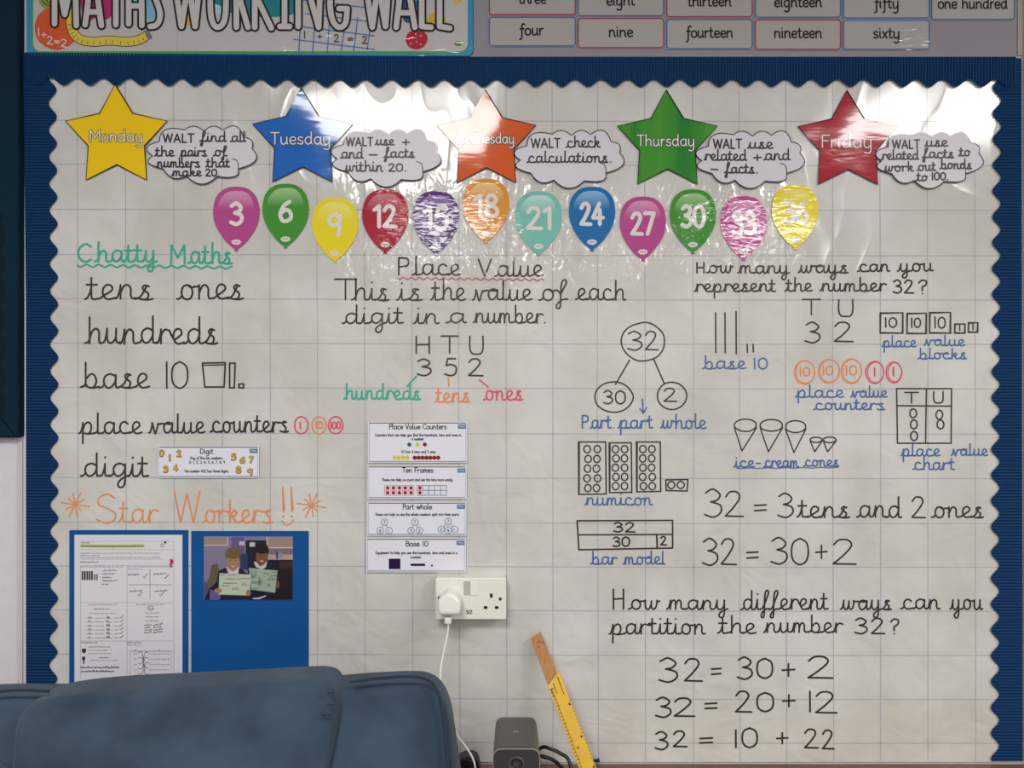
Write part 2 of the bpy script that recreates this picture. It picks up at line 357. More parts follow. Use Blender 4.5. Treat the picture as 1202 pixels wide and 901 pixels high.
def layout(text, cursive):
    """list of (straight?, points) in x-height units and the total advance"""
    x = 0; res = []; high = None; lo, hi = 9e9, -9e9
    for ch in text:
        if cursive and ch in CURS:
            adv, ent, body, hx = CURS[ch]
            st = parse(body)
            if high:
                f = st[0][1][0]
                st = [(False, [(0, .88), (f[0] * .5, .85), (f[0], min(f[1], .95))])] + st if ch not in 'e' else [(False, [(0, .88), (.12, .6), (.3, .25)])] + st
            else: st = parse(ent) + st
            high = hx
        else:
            adv, body = PRINT[ch]; st = parse(body); high = None; adv += .13
            if cursive and ch.isupper(): adv += .1
        jy = random.uniform(-.03, .03) if cursive else 0
        for s, pts in st:
            res.append((s, [(x + a, b + jy) for a, b in pts]))
            for a, b in pts: lo = min(lo, x + a); hi = max(hi, x + a)
        x += adv
    return res, lo, hi
def write(mb, text, x0, x1, base, xh, d, m, wd=2.2, cursive=True, slope=0.0, samples=4, slant=0.0, capscale=1.0):
    st, lo, hi = layout(text, cursive)
    k = (x1 - x0 - wd * .6) / max(hi - lo, .3) if x1 else xh
    if not x1: x1 = x0
    for straight, pts in st:
        q = [(x0 + wd * .3 + (a - lo) * k + b * xh * slant, base - b * xh * capscale + slope * (a - lo) * k) for a, b in pts]
        if straight:
            for a, b in zip(q[:-1], q[1:]): ribbon(mb, [a, b], wd, d, m, 2)
        else: ribbon(mb, cr(q, samples), wd, d, m, 2)

# ---------------------------------------------------------------- room shell
X0, X1, YR, ZC = ROOM
def struct(name, mb, **k):
    o = mb.build(name, **k); o['kind'] = 'structure'; return o
M_WALL = mat('dad6dd', rough=.8, grain=(30, 'd6d2da', 1, 1)); M_ROOM = mat('d9d4cc', rough=.85); M_CEIL = mat('e2e0db', rough=.9)
b = MB(); box(b, (X0, 0, 0), (X1, .12, ZC), M_WALL); struct('wall_back', b)
b = MB(); box(b, (X0 - .1, YR, 0), (X0, 0, ZC), M_ROOM); struct('wall_left', b)
b = MB(); box(b, (X1, YR, 0), (X1 + .1, 0, ZC), M_ROOM); struct('wall_right', b)
b = MB(); box(b, (X0, YR - .1, 0), (X1, YR, ZC), M_ROOM); struct('wall_front', b)
b = MB(); box(b, (X0, YR, -.08), (X1, .12, 0), mat('5f6470', rough=.95, grain=(60, '545864', 1, 1))); struct('floor', b)
b = MB(); box(b, (X0, YR, ZC), (X1, .12, ZC + .08), M_CEIL); struct('ceiling', b)
# white edge trims beside the display
b = MB(); box(b, (P(22, 0).x, -.004, .7), (P(27.5, 0).x, 0, 2.45), mat('c9c5c6', rough=.6)); struct('trim_1', b)
b = MB(); box(b, (P(1200.5, 0).x, -.009, .7), (P(1210, 0).x, 0, 2.45), mat('c4bfb4', rough=.6)); struct('trim_2', b)
b = MB(); box(b, (P(1193.5, 0).x, -.0035, P(0, 66).z), (P(1200.4, 0).x, 0, 2.45), mat('a8a096', rough=.7)); struct('trim_3', b)
# ceiling light panels
em = bpy.data.materials.new('light_diffuser'); em.use_nodes = True; nt = em.node_tree
nt.nodes.remove(nt.nodes['Principled BSDF']); e = nt.nodes.new('ShaderNodeEmission')
e.inputs[0].default_value = (*LAMP_COL, 1); e.inputs[1].default_value = LAMP; nt.links.new(e.outputs[0], nt.nodes['Material Output'].inputs[0])
for i, (cx, cy, sx, sy) in enumerate(PANELS):
    t = empty('ceiling_light', (cx, cy, ZC))
    tag(t, 'square white ceiling light panel, ' + ('front left', 'front right', 'rear left', 'rear right')[i] + ' one of the classroom', 'ceiling light', 'ceiling light panels')
    b = MB(); h = .022; wv = M_CEIL
    for lo, hi in (((-1, -1), (1, -.94)), ((-1, .94), (1, 1)), ((-1, -.94), (-.94, .94)), ((.94, -.94), (1, .94))):
        box(b, (cx + lo[0] * sx * .53, cy + lo[1] * sy * .53, ZC - h), (cx + hi[0] * sx * .53, cy + hi[1] * sy * .53, ZC), wv)
    b.build('frame', t)
    b = MB(); z = ZC - .012
    b.add([(cx - sx * .498, cy - sy * .498, z), (cx + sx * .498, cy - sy * .498, z), (cx + sx * .498, cy + sy * .498, z), (cx - sx * .498, cy + sy * .498, z)], [(0, 3, 2, 1)], em)
    b.build('diffuser', t)

# ---------------------------------------------------------------- backing paper
D_PAPER = .0040; D_INK = .0043
M_PAPER = mat('d3d4d1', 'sheet', .85, grain=(6, 'c6c4bf', 1, .8))
b = MB(); poly(b, rect(50, 84, 1185, 894), D_PAPER, M_PAPER, .0005)
paper = b.build('backing_paper')
tag(paper, 'large cream squared backing paper under shiny clear film, covered in handwriting, filling the wall display', 'display paper')
M_GRID = mat('aeadb6', 'sheet', .85)
b = MB()
for x in (90.5, 147, 203.5, 260.5, 316, 371.5, 427.5, 483.5, 539, 594, 648, 701.5, 756.5, 813, 867.5, 922.5, 977.5, 1032.5, 1088, 1144):
    ribbon(b, [(x, 86), (x + .4 + 1.0 * math.sin(x), 480), (x + 1.2, 893)], 1.15, D_PAPER + .00012, M_GRID, 0)
for k, y in enumerate((90, 141.5, 193, 246, 299, 351, 403, 455.3, 508.5, 560.5, 613, 664.5, 716, 768, 819.5, 871)):
    ribbon(b, [(52, y - .5), (400, y), (800, y + 1), (1183, y + 1)], 1.15, D_PAPER + .00012, M_GRID, 0)
tag(b.build('grid_lines', paper), 'faint blue-grey printed squares')
INK = {'k': '34302b', 'g': '3fae92', 'o': 'e0905c', 'b': '44689e', 'p': 'd8506c', 'r': 'c4566a'}
for k in INK: INK[k] = mat(INK[k], 'sheet', .7)
def hand(name, label, words, extra=None):
    """words: text, x0, x1, baseline, x-height, ink, width"""
    for t, x0, x1, bl, xh, c, wd in words:
        mb = MB(); write(mb, t, x0, x1, bl, xh, D_INK, INK[c], wd * .95)
        kind = 'word' if t.isalpha() and len(t) > 1 else 'letter' if t.isalpha() else 'number' if t.isdigit() else 'mark'
        o = mb.build('handwritten_' + kind, paper)
        if kind != 'mark': o['label'] = f"{ {'k': 'black', 'g': 'green', 'o': 'orange', 'b': 'blue', 'p': 'pink', 'r': 'red'}[c]} handwritten {kind} {t}"
    if extra:
        m2 = MB(); m2.n = 4; extra(m2); o = m2.build(EXTRA.get(extra.__name__, 'drawn_underline') if words else name, paper)
        if not words: o['label'] = label
    return o
EXTRA = {'base10': 'drawn_blocks', 'counters': 'drawn_counters', 'exclaim': 'exclamation_marks', 'partwhole': 'drawn_rings', 'bar': 'drawn_bar', 'blocks': 'drawn_boxes', 'ringnums': 'drawn_rings', 'chart': 'drawn_chart'}
def wavy(mb, x0, x1, y0, y1, amp, pitch, c, wd):
    n = int((x1 - x0) / pitch * 4); pts = []
    for i in range(n + 1):
        t = i / n; pts.append((x0 + (x1 - x0) * t, y0 + (y1 - y0) * t + amp * math.sin(i * math.pi / 2)))
    ribbon(mb, cr(pts, 3), wd, D_INK, INK[c])
K = 2.0
hand('handwritten_heading', 'green underlined heading Chatty Maths', [('Chatty', 91, 185, 307, 13, 'g', 2.9), ('Maths', 200, 273, 309, 13.5, 'g', 2.9)], lambda m: wavy(m, 91, 272, 311.5, 314, 1.5, 14, 'g', 2.3))
hand('handwritten_word', 'black words tens ones', [('tens', 99, 180, 351, 17, 'k', 2.5), ('ones', 207, 286, 351, 17, 'k', 2.5)])
hand('handwritten_word', 'black word hundreds', [('hundreds', 99, 256, 403, 17.5, 'k', 2.6)])
def base10(m):
    lines(m, [(237.5, 426), (264.5, 425.5), (263, 454), (240.5, 454), (237.5, 426)], 2, D_INK, INK['k']); lines(m, [(238, 428.5), (264, 428)], 1.5, D_INK, INK['k'])
    lines(m, [(269.5, 426), (276, 426), (275, 455), (269.5, 455), (269.5, 426)], 2, D_INK, INK['k'])
    lines(m, [(280.5, 450.5), (286, 450.5), (286, 455), (280.5, 455), (280.5, 450.5)], 2, D_INK, INK['k'])
hand('handwritten_word', 'black words base 10 with drawn square, rod and dot', [('base', 94, 176, 455, 16.5, 'k', 2.5), ('1', 195, 198, 455.5, 19.4, 'k', 2.2), ('0', 201, 221, 455.5, 19.4, 'k', 2.2)], base10)
def counters(m):
    for x, rx, t, c, a in ((353.7, 8, '1', 'p', 2), (374.5, 8.3, '10', 'o', 4.2), (394, 8.6, '100', 'p', 6)):
        ring(m, x, 499, rx, 10, 1.8, D_INK, INK[c]); write(m, t, x - a, x + a, 503, 5, D_INK, INK[c], 1.8, True)
hand('handwritten_word', 'black words place value counters with ringed 1, 10 and 100', [('place', 92, 167, 508.5, 13.5, 'k', 2.4), ('value', 174, 241, 508, 12.5, 'k', 2.4), ('counters', 246, 339, 507, 12.5, 'k', 2.4)], counters)
hand('handwritten_word', 'black word digit', [('digit', 94, 175, 559, 15, 'k', 2.5)])
def asterisk(cx, cy, r):
    def f(m):
        for k in range(5):
            a = math.radians(k * 36 + 8); q = r * (1, .62, .78, .9, .7)[k]
            ribbon(m, [(cx - q * math.cos(a), cy - q * math.sin(a)), (cx + q * math.cos(a), cy + q * math.sin(a))], 1.6, D_INK, INK['o'])
    return f
hand('drawn_asterisk', 'orange drawn asterisk left of the heading', [], asterisk(88, 592, 17)); hand('drawn_asterisk', 'orange drawn asterisk right of the heading', [], asterisk(365.5, 593, 17))
def exclaim(m):
    for x in (332, 342): ribbon(m, [(x, 572), (x + .5, 600)], 1.8, D_INK, INK['o']); ribbon(m, [(x, 572), (x + 2.2, 599)], 1.2, D_INK, INK['o']); ribbon(m, ell(x + .5, 606, .8, .8, 8), 1.4, D_INK, INK['o'])
    ribbon(m, cr([(331, 611), (334, 615), (338, 616), (342, 614), (344, 610)]), 1.6, D_INK, INK['o'])
hand('handwritten_heading', 'orange heading Star Workers with stars and exclamation marks', [('S', 113, 136, 613, 21, 'o', 1.9), ('tar', 138, 186, 613, 16, 'o', 1.9), ('W', 204, 235, 613, 23, 'o', 1.9), ('orkers', 237, 321, 613, 15, 'o', 2.3)], exclaim)
hand('handwritten_heading', 'black heading Place Value underlined with a red wavy line', [('Place', 467.5, 541, 322.5, 12.5, 'k', 2.2), ('Value', 561, 638, 324, 12.5, 'k', 2.2)], lambda m: wavy(m, 466, 638, 326.5, 328.5, 1.3, 9.5, 'r', 1.6))
hand('handwritten_line', 'black line This is the value of each', [
 ('T', 392, 419, 352, 15, 'k', 2.2), ('his', 412, 457, 352, 14, 'k', 2.2), ('is', 465, 496, 352, 13.5, 'k', 2.2), ('the', 505, 547, 352, 14, 'k', 2.2), ('value', 554, 625, 352, 12.5, 'k', 2.2), ('of', 632, 667, 352, 13, 'k', 2.2), ('each', 675, 735, 352, 13, 'k', 2.2)])
hand('handwritten_line', 'black line digit in a number', [
 ('digit', 401, 474, 379.5, 12, 'k', 2.2), ('in', 485, 516, 379.5, 12, 'k', 2.2), ('a', 523, 548, 379, 11.5, 'k', 2.2), ('number', 555, 638, 379, 11.5, 'k', 2.2), ('.', 639, 642, 379, 10, 'k', 2.2)])
hand('handwritten_letters', 'black column letters H T U above 3 5 2', [('H', 488, 504.5, 414.5, 12.5, 'k', 2.2), ('T', 517, 538.5, 414, 12.5, 'k', 2.2), ('U', 551, 567.5, 415, 13, 'k', 2.2), ('3', 489, 506, 440.5, 12, 'k', 2.3), ('5', 521.5, 536, 440.5, 12.4, 'k', 2.3), ('2', 549.5, 567.5, 441, 12.5, 'k', 2.3)])
hand('handwritten_word', 'green word hundreds with a thick green tick', [('hundreds', 403, 494, 468.5, 10, 'g', 2.6)], lambda m: (ribbon(m, [(488.5, 442), (478, 453)], 2.8, D_INK, INK['g'])))
hand('handwritten_word', 'orange word tens', [('tens', 510, 552, 472, 11, 'o', 2.3)], lambda m: ribbon(m, [(526, 443), (527, 453)], 1.8, D_INK, INK['o']))
hand('handwritten_word', 'pink-red word ones', [('ones', 567, 614, 469.5, 11, 'p', 2.2)], lambda m: ribbon(m, [(562.5, 445.5), (573, 454)], 1.8, D_INK, INK['p']))
def partwhole(m):
    k = INK['k']; ring(m, 754.8, 401, 25.2, 22.5, 1.8, D_INK, k, 28); ring(m, 720.7, 466, 22.3, 18, 1.8, D_INK, k, 24); ring(m, 788.7, 464.5, 17.2, 16, 1.8, D_INK, k, 24)
    ribbon(m, [(739, 422.5), (722.5, 451)], 1.8, D_INK, k); ribbon(m, [(767, 420.5), (780, 450.5)], 1.8, D_INK, k)
    b_ = INK['b']; ribbon(m, [(754, 468), (755, 484.5)], 1.8, D_INK, b_); lines(m, [(751, 479), (755, 485), (759, 478)], 1.8, D_INK, b_)
hand('part_whole_drawing', 'three ringed numbers 32, 30 and 2 joined by lines', [('3', 736, 753.5, 410.5, 13.6, 'k', 2), ('2', 757, 773, 410.5, 13.6, 'k', 2), ('30', 708, 734.5, 474, 9.6, 'k', 2), ('2', 779, 795, 471, 9.6, 'k', 2)], partwhole)
hand('handwritten_caption', 'blue caption Part part whole', [('Part', 683, 718, 502.5, 9.3, 'b', 2.1), ('.', 720, 722, 502.5, 8, 'b', 2), ('part', 725, 767, 502.5, 9.3, 'b', 2.1), ('whole', 775, 829.5, 502.5, 9.5, 'b', 2.1)])
def plates(m):
    k = INK['k']
    for (x0, y0, x1, y1), cols in (((679, 518.5, 711, 580), (689.6, 700.8)), ((715, 519.5, 741, 578), (723, 732.7)), ((747, 518.5, 775, 577), (755, 765))):
        lines(m, [(x0, y0), (x1, y0), (x1 + .6, y1 - .5), (x0 + .4, y1), (x0, y0)], 1.8, D_INK, k); ribbon(m, [(x0 + 1.4, y0 + 1.5), (x0 + 1.2, y1 - 2)], 1, D_INK, k)
        for c in cols:
            for r in range(5): ring(m, c + random.uniform(-.7, .7), 527 + r * 11.4 * (y1 - y0) / 61.5, 3.9, 4.3, 1.7, D_INK, k, 14)
    lines(m, [(781.5, 563), (807.5, 562.5), (806.5, 576), (782, 575.5), (781.5, 563)], 1.8, D_INK, k)
    for x in (788, 799): ring(m, x, 569, 4.2, 4.2, 1.8, D_INK, k, 14)
hand('number_plate_drawing', 'three ruled plates of ten small rings and one of two', [], plates)
hand('handwritten_caption', 'blue caption under the drawings of ringed plates', [('numicon', 686, 766, 592.5, 8.5, 'b', 2)])
def bar(m):
    k = INK['k']; lines(m, [(677.5, 611), (789.5, 610.5), (789.5, 643), (679.5, 645), (677.5, 611)], 1.9, D_INK, k); ribbon(m, [(678.5, 627.5), (789, 627)], 1.8, D_INK, k); ribbon(m, [(771, 627.5), (771.5, 643)], 2.2, D_INK, k)
hand('bar_model_drawing', 'ruled bar split into 32 above 30 and 2', [('32', 720, 746, 624, 6.8, 'k', 2.1), ('30', 719, 739.5, 641, 6.8, 'k', 2.1), ('2', 775, 783, 639.5, 6.2, 'k', 2.1)], bar)
hand('handwritten_caption', 'blue caption bar model', [('bar', 692.5, 725, 662, 8.5, 'b', 2), ('model', 731, 781, 662, 8.5, 'b', 2)])
hand('handwritten_line', 'black line How many ways can you', [
 ('H', 817.5, 827, 320, 7.4, 'k', 2.2), ('ow', 829, 861, 320, 8.5, 'k', 2.2), ('many', 865.5, 927, 320.5, 8.7, 'k', 2.2), ('ways', 936.5, 996, 320, 8.8, 'k', 2.2), ('can', 1006, 1045, 318.5, 8.5, 'k', 2.2), ('you', 1053, 1096, 318, 9, 'k', 2.2)])
hand('handwritten_line', 'black line represent the number 32', [
 ('represent', 814.5, 911, 342, 9, 'k', 2.2), ('the', 921, 954, 341.5, 9, 'k', 2.2), ('number', 962, 1041, 341.5, 9, 'k', 2.2), ('32', 1048, 1073, 344, 9.5, 'k', 2.3), ('?', 1078, 1088, 345, 10, 'k', 2.3)])
def rods(m):
    for x, y0, y1 in ((840, 367, 413.5), (851, 367, 414), (864, 365.5, 415), (877, 404, 413.5), (884, 404, 413)): ribbon(m, [(x, y0), (x + .3, y1)], 1.9, D_INK, INK['k'])
hand('rod_drawing', 'three long and two short drawn strokes', [], rods)
hand('handwritten_caption', 'blue caption base 10', [('base', 824, 876, 432.5, 8.7, 'b', 2), ('10', 885, 901, 433, 8, 'b', 2)])
hand('handwritten_letters', 'black column letters T U above 3 2', [('T', 941.5, 963.5, 369, 11.2, 'k', 2.1), ('U', 984, 1001.5, 371, 12.4, 'k', 2.1), ('3', 944.5, 962.5, 402, 15, 'k', 2.2), ('2', 979, 1002, 400.5, 14.3, 'k', 2.2)])
def blocks(m):
    k = INK['k']
    for x0, y0, x1, y1 in ((1033, 367, 1060, 391), (1064.5, 367.5, 1087.5, 391.5), (1091, 366.5, 1116, 391), (1120.5, 380, 1133, 391), (1136.5, 378.5, 1148, 390)):
        for o in (0, .9): lines(m, [(x0 + o, y0 + o), (x1 - o * .5, y0), (x1 - o, y1 - o * .3), (x0 + o * .4, y1 - o), (x0 + o, y0)], 1.5, D_INK, k)
hand('block_drawing', 'row of three boxed tens and two boxed ones', [('10', 1039, 1053, 384, 7, 'k', 2), ('10', 1069.5, 1081, 384, 6.8, 'k', 2), ('10', 1097, 1110, 385, 8, 'k', 2), ('1', 1126, 1128, 388, 4, 'k', 1.8), ('1', 1141.5, 1143.5, 387, 4.2, 'k', 1.8)], blocks)
hand('handwritten_caption', 'blue caption place value blocks', [('place', 1035, 1076, 407, 7.2, 'b', 1.9), ('value', 1084, 1133, 405.5, 7, 'b', 1.9), ('blocks', 1077, 1135, 421, 7, 'b', 1.9)])
def ringnums(m):
    for x, y, rx, ry, c in ((944.5, 437, 12, 14, 'o'), (973, 435.5, 12.3, 14, 'o'), (999.5, 435.5, 12.2, 14.5, 'o'), (1027, 437, 10.5, 12.8, 'p'), (1049.5, 437, 9, 12, 'p')):
        ring(m, x, y, rx, ry, 1.7, D_INK, INK[c]); ring(m, x + .8, y - .4, rx - 1.2, ry - 1, 1.1, D_INK, INK[c])
hand('counter_drawing', 'row of orange and pink ringed numbers', [('10', 939, 951, 441, 6.3, 'o', 2), ('10', 966, 978, 440, 6.5, 'o', 2), ('10', 993, 1006, 440, 6.8, 'o', 2), ('1', 1026, 1028, 441, 6, 'p', 2), ('1', 1048, 1051, 441, 6.3, 'p', 2.3)], ringnums)
hand('handwritten_caption', 'blue caption place value counters', [('place', 933, 991, 466, 8, 'b', 2), ('value', 998, 1042, 466, 7.5, 'b', 2), ('counters', 954.5, 1039, 480.5, 7.5, 'b', 2)])
def chart(m):
    k = INK['k']; lines(m, [(1052.5, 456), (1117, 456), (1116.5, 520), (1053.5, 520), (1052.5, 456)], 1.8, D_INK, k); ribbon(m, [(1087.5, 456), (1086.5, 520)], 1.8, D_INK, k); ribbon(m, [(1053, 476), (1117, 476.5)], 1.8, D_INK, k)
    for x, y in ((1072, 485), (1072.7, 498), (1073, 511.5), (1102.7, 486.7), (1104, 498)): ring(m, x, y, 4, 5.3, 1.9, D_INK, k, 14)
hand('chart_drawing', 'ruled two-column chart headed T and U with rings', [('T', 1061.5, 1078.5, 473, 7.8, 'k', 2), ('U', 1095.5, 1107.5, 473, 8.4, 'k', 2)], chart)
hand('handwritten_caption', 'blue caption place value chart', [('place', 1057, 1104, 535, 8, 'b', 2), ('value', 1116, 1160, 534.5, 7.6, 'b', 2), ('chart', 1071, 1121, 551, 8.5, 'b', 2)])
def cones(m):
    k = INK['k']
    for x, y, rx, ry, tx, ty in ((875, 499, 13, 7.2, 871, 529), (905.5, 499, 13.2, 7, 902, 530), (934, 500.5, 12, 7, 932, 531), (958, 516, 7, 3, 956.5, 530), (974, 516, 7.5, 3.3, 971.5, 530)):
        ring(m, x, y, rx, ry, 1.7, D_INK, k, 20); lines(m, [(x - rx, y + ry * .4), (tx, ty), (x + rx, y + ry * .4)], 1.6, D_INK, k)
hand('cone_drawing', 'three large and two small drawn cones', [], cones)
hand('handwritten_caption', 'blue caption ice-cream cones', [('ice', 861, 886, 548, 7.3, 'b', 2), ('-', 887, 893, 548, 7, 'b', 2), ('cream', 896, 938, 548, 7.5, 'b', 2), ('cones', 943, 985, 547, 7, 'b', 2)], lambda m: wavy(m, 865, 984, 549.5, 548.5, .4, 20, 'b', 1.2))
hand('handwritten_sum', 'black line 32 = 3 tens and 2 ones', [('3', 826.5, 847, 607, 20.3, 'k', 2.2), ('2', 851, 873, 606, 18.5, 'k', 2.2), ('=', 885, 900, 607, 15, 'k', 2.2), ('3', 912.5, 931, 607, 17.5, 'k', 2.2), ('tens', 935, 998, 607, 13, 'k', 2.3), ('and', 1005, 1059, 607, 13.5, 'k', 2.3), ('2', 1070, 1087, 607, 15.3, 'k', 2.2), ('ones', 1093, 1155, 607, 12.5, 'k', 2.3)])
hand('handwritten_sum', 'black line 32 = 30 + 2', [('3', 824, 842.5, 663, 19.5, 'k', 2.2), ('2', 846, 865, 662, 19, 'k', 2.2), ('=', 876, 890.5, 664, 16, 'k', 2.2), ('3', 904.5, 924, 662, 19.2, 'k', 2.2), ('0', 928.5, 949.5, 662, 19.2, 'k', 2.2), ('+', 957, 971.5, 662, 18, 'k', 2.2), ('2', 977.5, 1005.5, 661.5, 18.3, 'k', 2.2)])
hand('handwritten_line', 'black line How many different ways can you', [
 ('H', 719.5, 732.5, 714.5, 14.6, 'k', 2.2), ('ow', 737, 775, 715, 11, 'k', 2.2), ('many', 782, 855, 715, 11, 'k', 2.2), ('different', 869, 972.5, 715, 12.3, 'k', 2.2), ('ways', 986, 1047, 715, 11, 'k', 2.2), ('can', 1056.5, 1104, 714.5, 11.2, 'k', 2.2), ('you', 1114.5, 1154, 715, 11.5, 'k', 2.2)])
hand('handwritten_line', 'black line partition the number 32', [
 ('partition', 714.5, 828.5, 744, 12, 'k', 2.2), ('the', 842, 888, 743, 11.7, 'k', 2.2), ('number', 896, 990, 742, 11.3, 'k', 2.2), ('32', 1003, 1039, 743.5, 11.3, 'k', 2.2), ('?', 1045, 1055, 744, 11, 'k', 2.2)])
hand('handwritten_sum', 'black line 32 = 30 + 2, lower one', [('3', 773, 795, 800.5, 17.5, 'k', 2.4), ('2', 803, 825, 799.5, 16.5, 'k', 2.4), ('=', 834.5, 847, 799, 15, 'k', 2.4), ('3', 865, 883, 797, 16, 'k', 2.4), ('0', 888, 907.5, 796, 14.5, 'k', 2.4), ('+', 917.5, 933.5, 799, 17, 'k', 2.4), ('2', 948, 978.5, 795.5, 16, 'k', 2.4)])
hand('handwritten_sum', 'black line 32 = 20 + 12', [('3', 769, 787.5, 842, 14.5, 'k', 2.4), ('2', 791, 816, 840, 13.5, 'k', 2.4), ('=', 827, 842, 839, 14, 'k', 2.4), ('2', 863, 883, 835, 15.3, 'k', 2.4), ('0', 888, 908.5, 835, 13.8, 'k', 2.4), ('+', 918, 934, 835, 16, 'k', 2.4), ('1', 950, 953, 835, 15, 'k', 2.4), ('2', 957, 983, 836, 15.6, 'k', 2.4)])
hand('handwritten_sum', 'black line 32 = 10 + 22', [('3', 768.5, 784, 879.5, 13, 'k', 2.4), ('2', 790, 807, 876, 11.5, 'k', 2.4), ('=', 821, 837, 879, 13, 'k', 2.4), ('1', 863, 866, 877, 12.8, 'k', 2.4), ('0', 870.5, 889.5, 877, 14.2, 'k', 2.4), ('+', 911, 925.5, 878, 15, 'k', 2.4), ('2', 944, 961, 877.5, 13.8, 'k', 2.4), ('2', 965, 979.5, 878.5, 13.8, 'k', 2.4)])

# ---------------------------------------------------------------- corrugated scalloped border
M_BLUE = mat('0e3864', rough=.7)
def strip(name, along0, along1, outer, inner, horizontal, d, label):
    """ridged card strip; outer(t) and inner(t) are the two edges across it"""
    mb = MB(); n = int((along1 - along0) / .7); vs = []; rows = 3
    for i in range(n + 1):
        t = along0 + (along1 - along0) * i / n; dd = d + 0.0013 * math.sin(2 * math.pi * t / 3.5)
        a, c = outer(t), inner(t)
        for j in range(rows + 1):
            q = a + (c - a) * j / rows
            vs.append(P(t, q, dd) if horizontal else P(q, t, dd))
        vs.append(P(t, c, d - .0026) if horizontal else P(c, t, d - .0026))
        vs.append(P(t, a, d - .0026) if horizontal else P(a, t, d - .0026))
    w_ = rows + 3; fs = []
    for i in range(n):
        for j in range(w_): fs.append((i * w_ + j, (i + 1) * w_ + j, (i + 1) * w_ + (j + 1) % w_, i * w_ + (j + 1) % w_))
    mb.add(vs, fs, M_BLUE); mb.mats.append(mat('7d7872', rough=.8)); mb.m = [1 if k % w_ == rows else 0 for k in range(len(fs))]
    o = mb.build(name); tag(o, label, 'border strip', 'blue corrugated border strips'); return o
def top_in(x): return 95.5 + 2.0 * min(1, (x - 60) / 300) + 4.3 * math.cos(2 * math.pi * (x - 321.2) / 30.8)
strip('scalloped_border', 29, 1193, lambda x: 61 + 5.5 * min(1, x / 560), top_in, True, .0095, 'blue corrugated scalloped card border along the top of the display')
def left_in(y): return 60.5 + 2.2 * math.sin((y - 100) / 260) + 1.0 + 4.6 * math.cos(2 * math.pi * (y - 231) / 31.4)
strip('scalloped_border', 63, 893, lambda y: 27 + 3.5 * min(1, max(0, (y - 60) / 300)), left_in, False, .0072, 'blue corrugated scalloped card border down the left side of the display')
def right_in(y): return 1169.5 - 1.5 * math.sin((y - 300) / 300) + 4.8 * -math.cos(2 * math.pi * (y - 436) / 30.3)
strip('scalloped_border', 68, 893, lambda y: 1199 + 1.5 * y / 900, right_in, False, .0072, 'blue corrugated scalloped card border down the right side of the display')

# ---------------------------------------------------------------- weekday stars
D_SIGN = .0072
STAR = [(0, 0), (21, 34), (61, 43), (34.5, 72), (37, 112), (2, 94), (-34, 112), (-31.5, 72), (-58, 43), (-18, 34)]
WHITE = mat('e6e2e0', 'star', .6); DARK = mat('221d1c', 'star', .6)
for nm, x, y, sc, m, (t0, t1, bl, xh), word in (
    ('Monday', 135, 99, 1.0, mat('f0c800', 'star', .6), (105, 167, 166, 8.2), 'yellow'),
    ('Tuesday', 353.5, 103, .985, mat('0f63bd', 'star', .6), (317, 387.5, 169, 8.4), 'royal blue'),
    ('Wednesday', 569.5, 105, .975, mat('d35a20', 'star', .6), (534, 603.5, 168, 7.2), 'orange'),
    ('Thursday', 782, 105.5, .985, mat('147a2c', 'star', .6, grain=(16, '4d9a2a', 1, .03)), (747, 815, 171, 7.8), 'green'),
    ('Friday', 994, 106, .985, mat('a8142a', 'star', .6), (964.5, 1023, 173, 9), 'dark red')):
    pts = [(x + a * sc, y + b_ * sc) for a, b_ in STAR]
    mb = MB(); poly(mb, pts, D_SIGN, m, D_SIGN - .0012); s = mb.build('star_sign')
    tag(s, f'{word} laminated paper star printed with {nm}', 'star sign', 'weekday stars across the top of the display')
    mb = MB(); frame(mb, pts, 1.5, D_SIGN + .0002, DARK); mb.build('printed_outline', s)
    mb = MB(); write(mb, nm, t0, t1, bl, xh, D_SIGN + .0003, DARK, 2.9, False); write(mb, nm, t0 + .4, t1 - .4, bl, xh, D_SIGN + .0005, WHITE, 1.45, False); mb.build('printed_word', s)

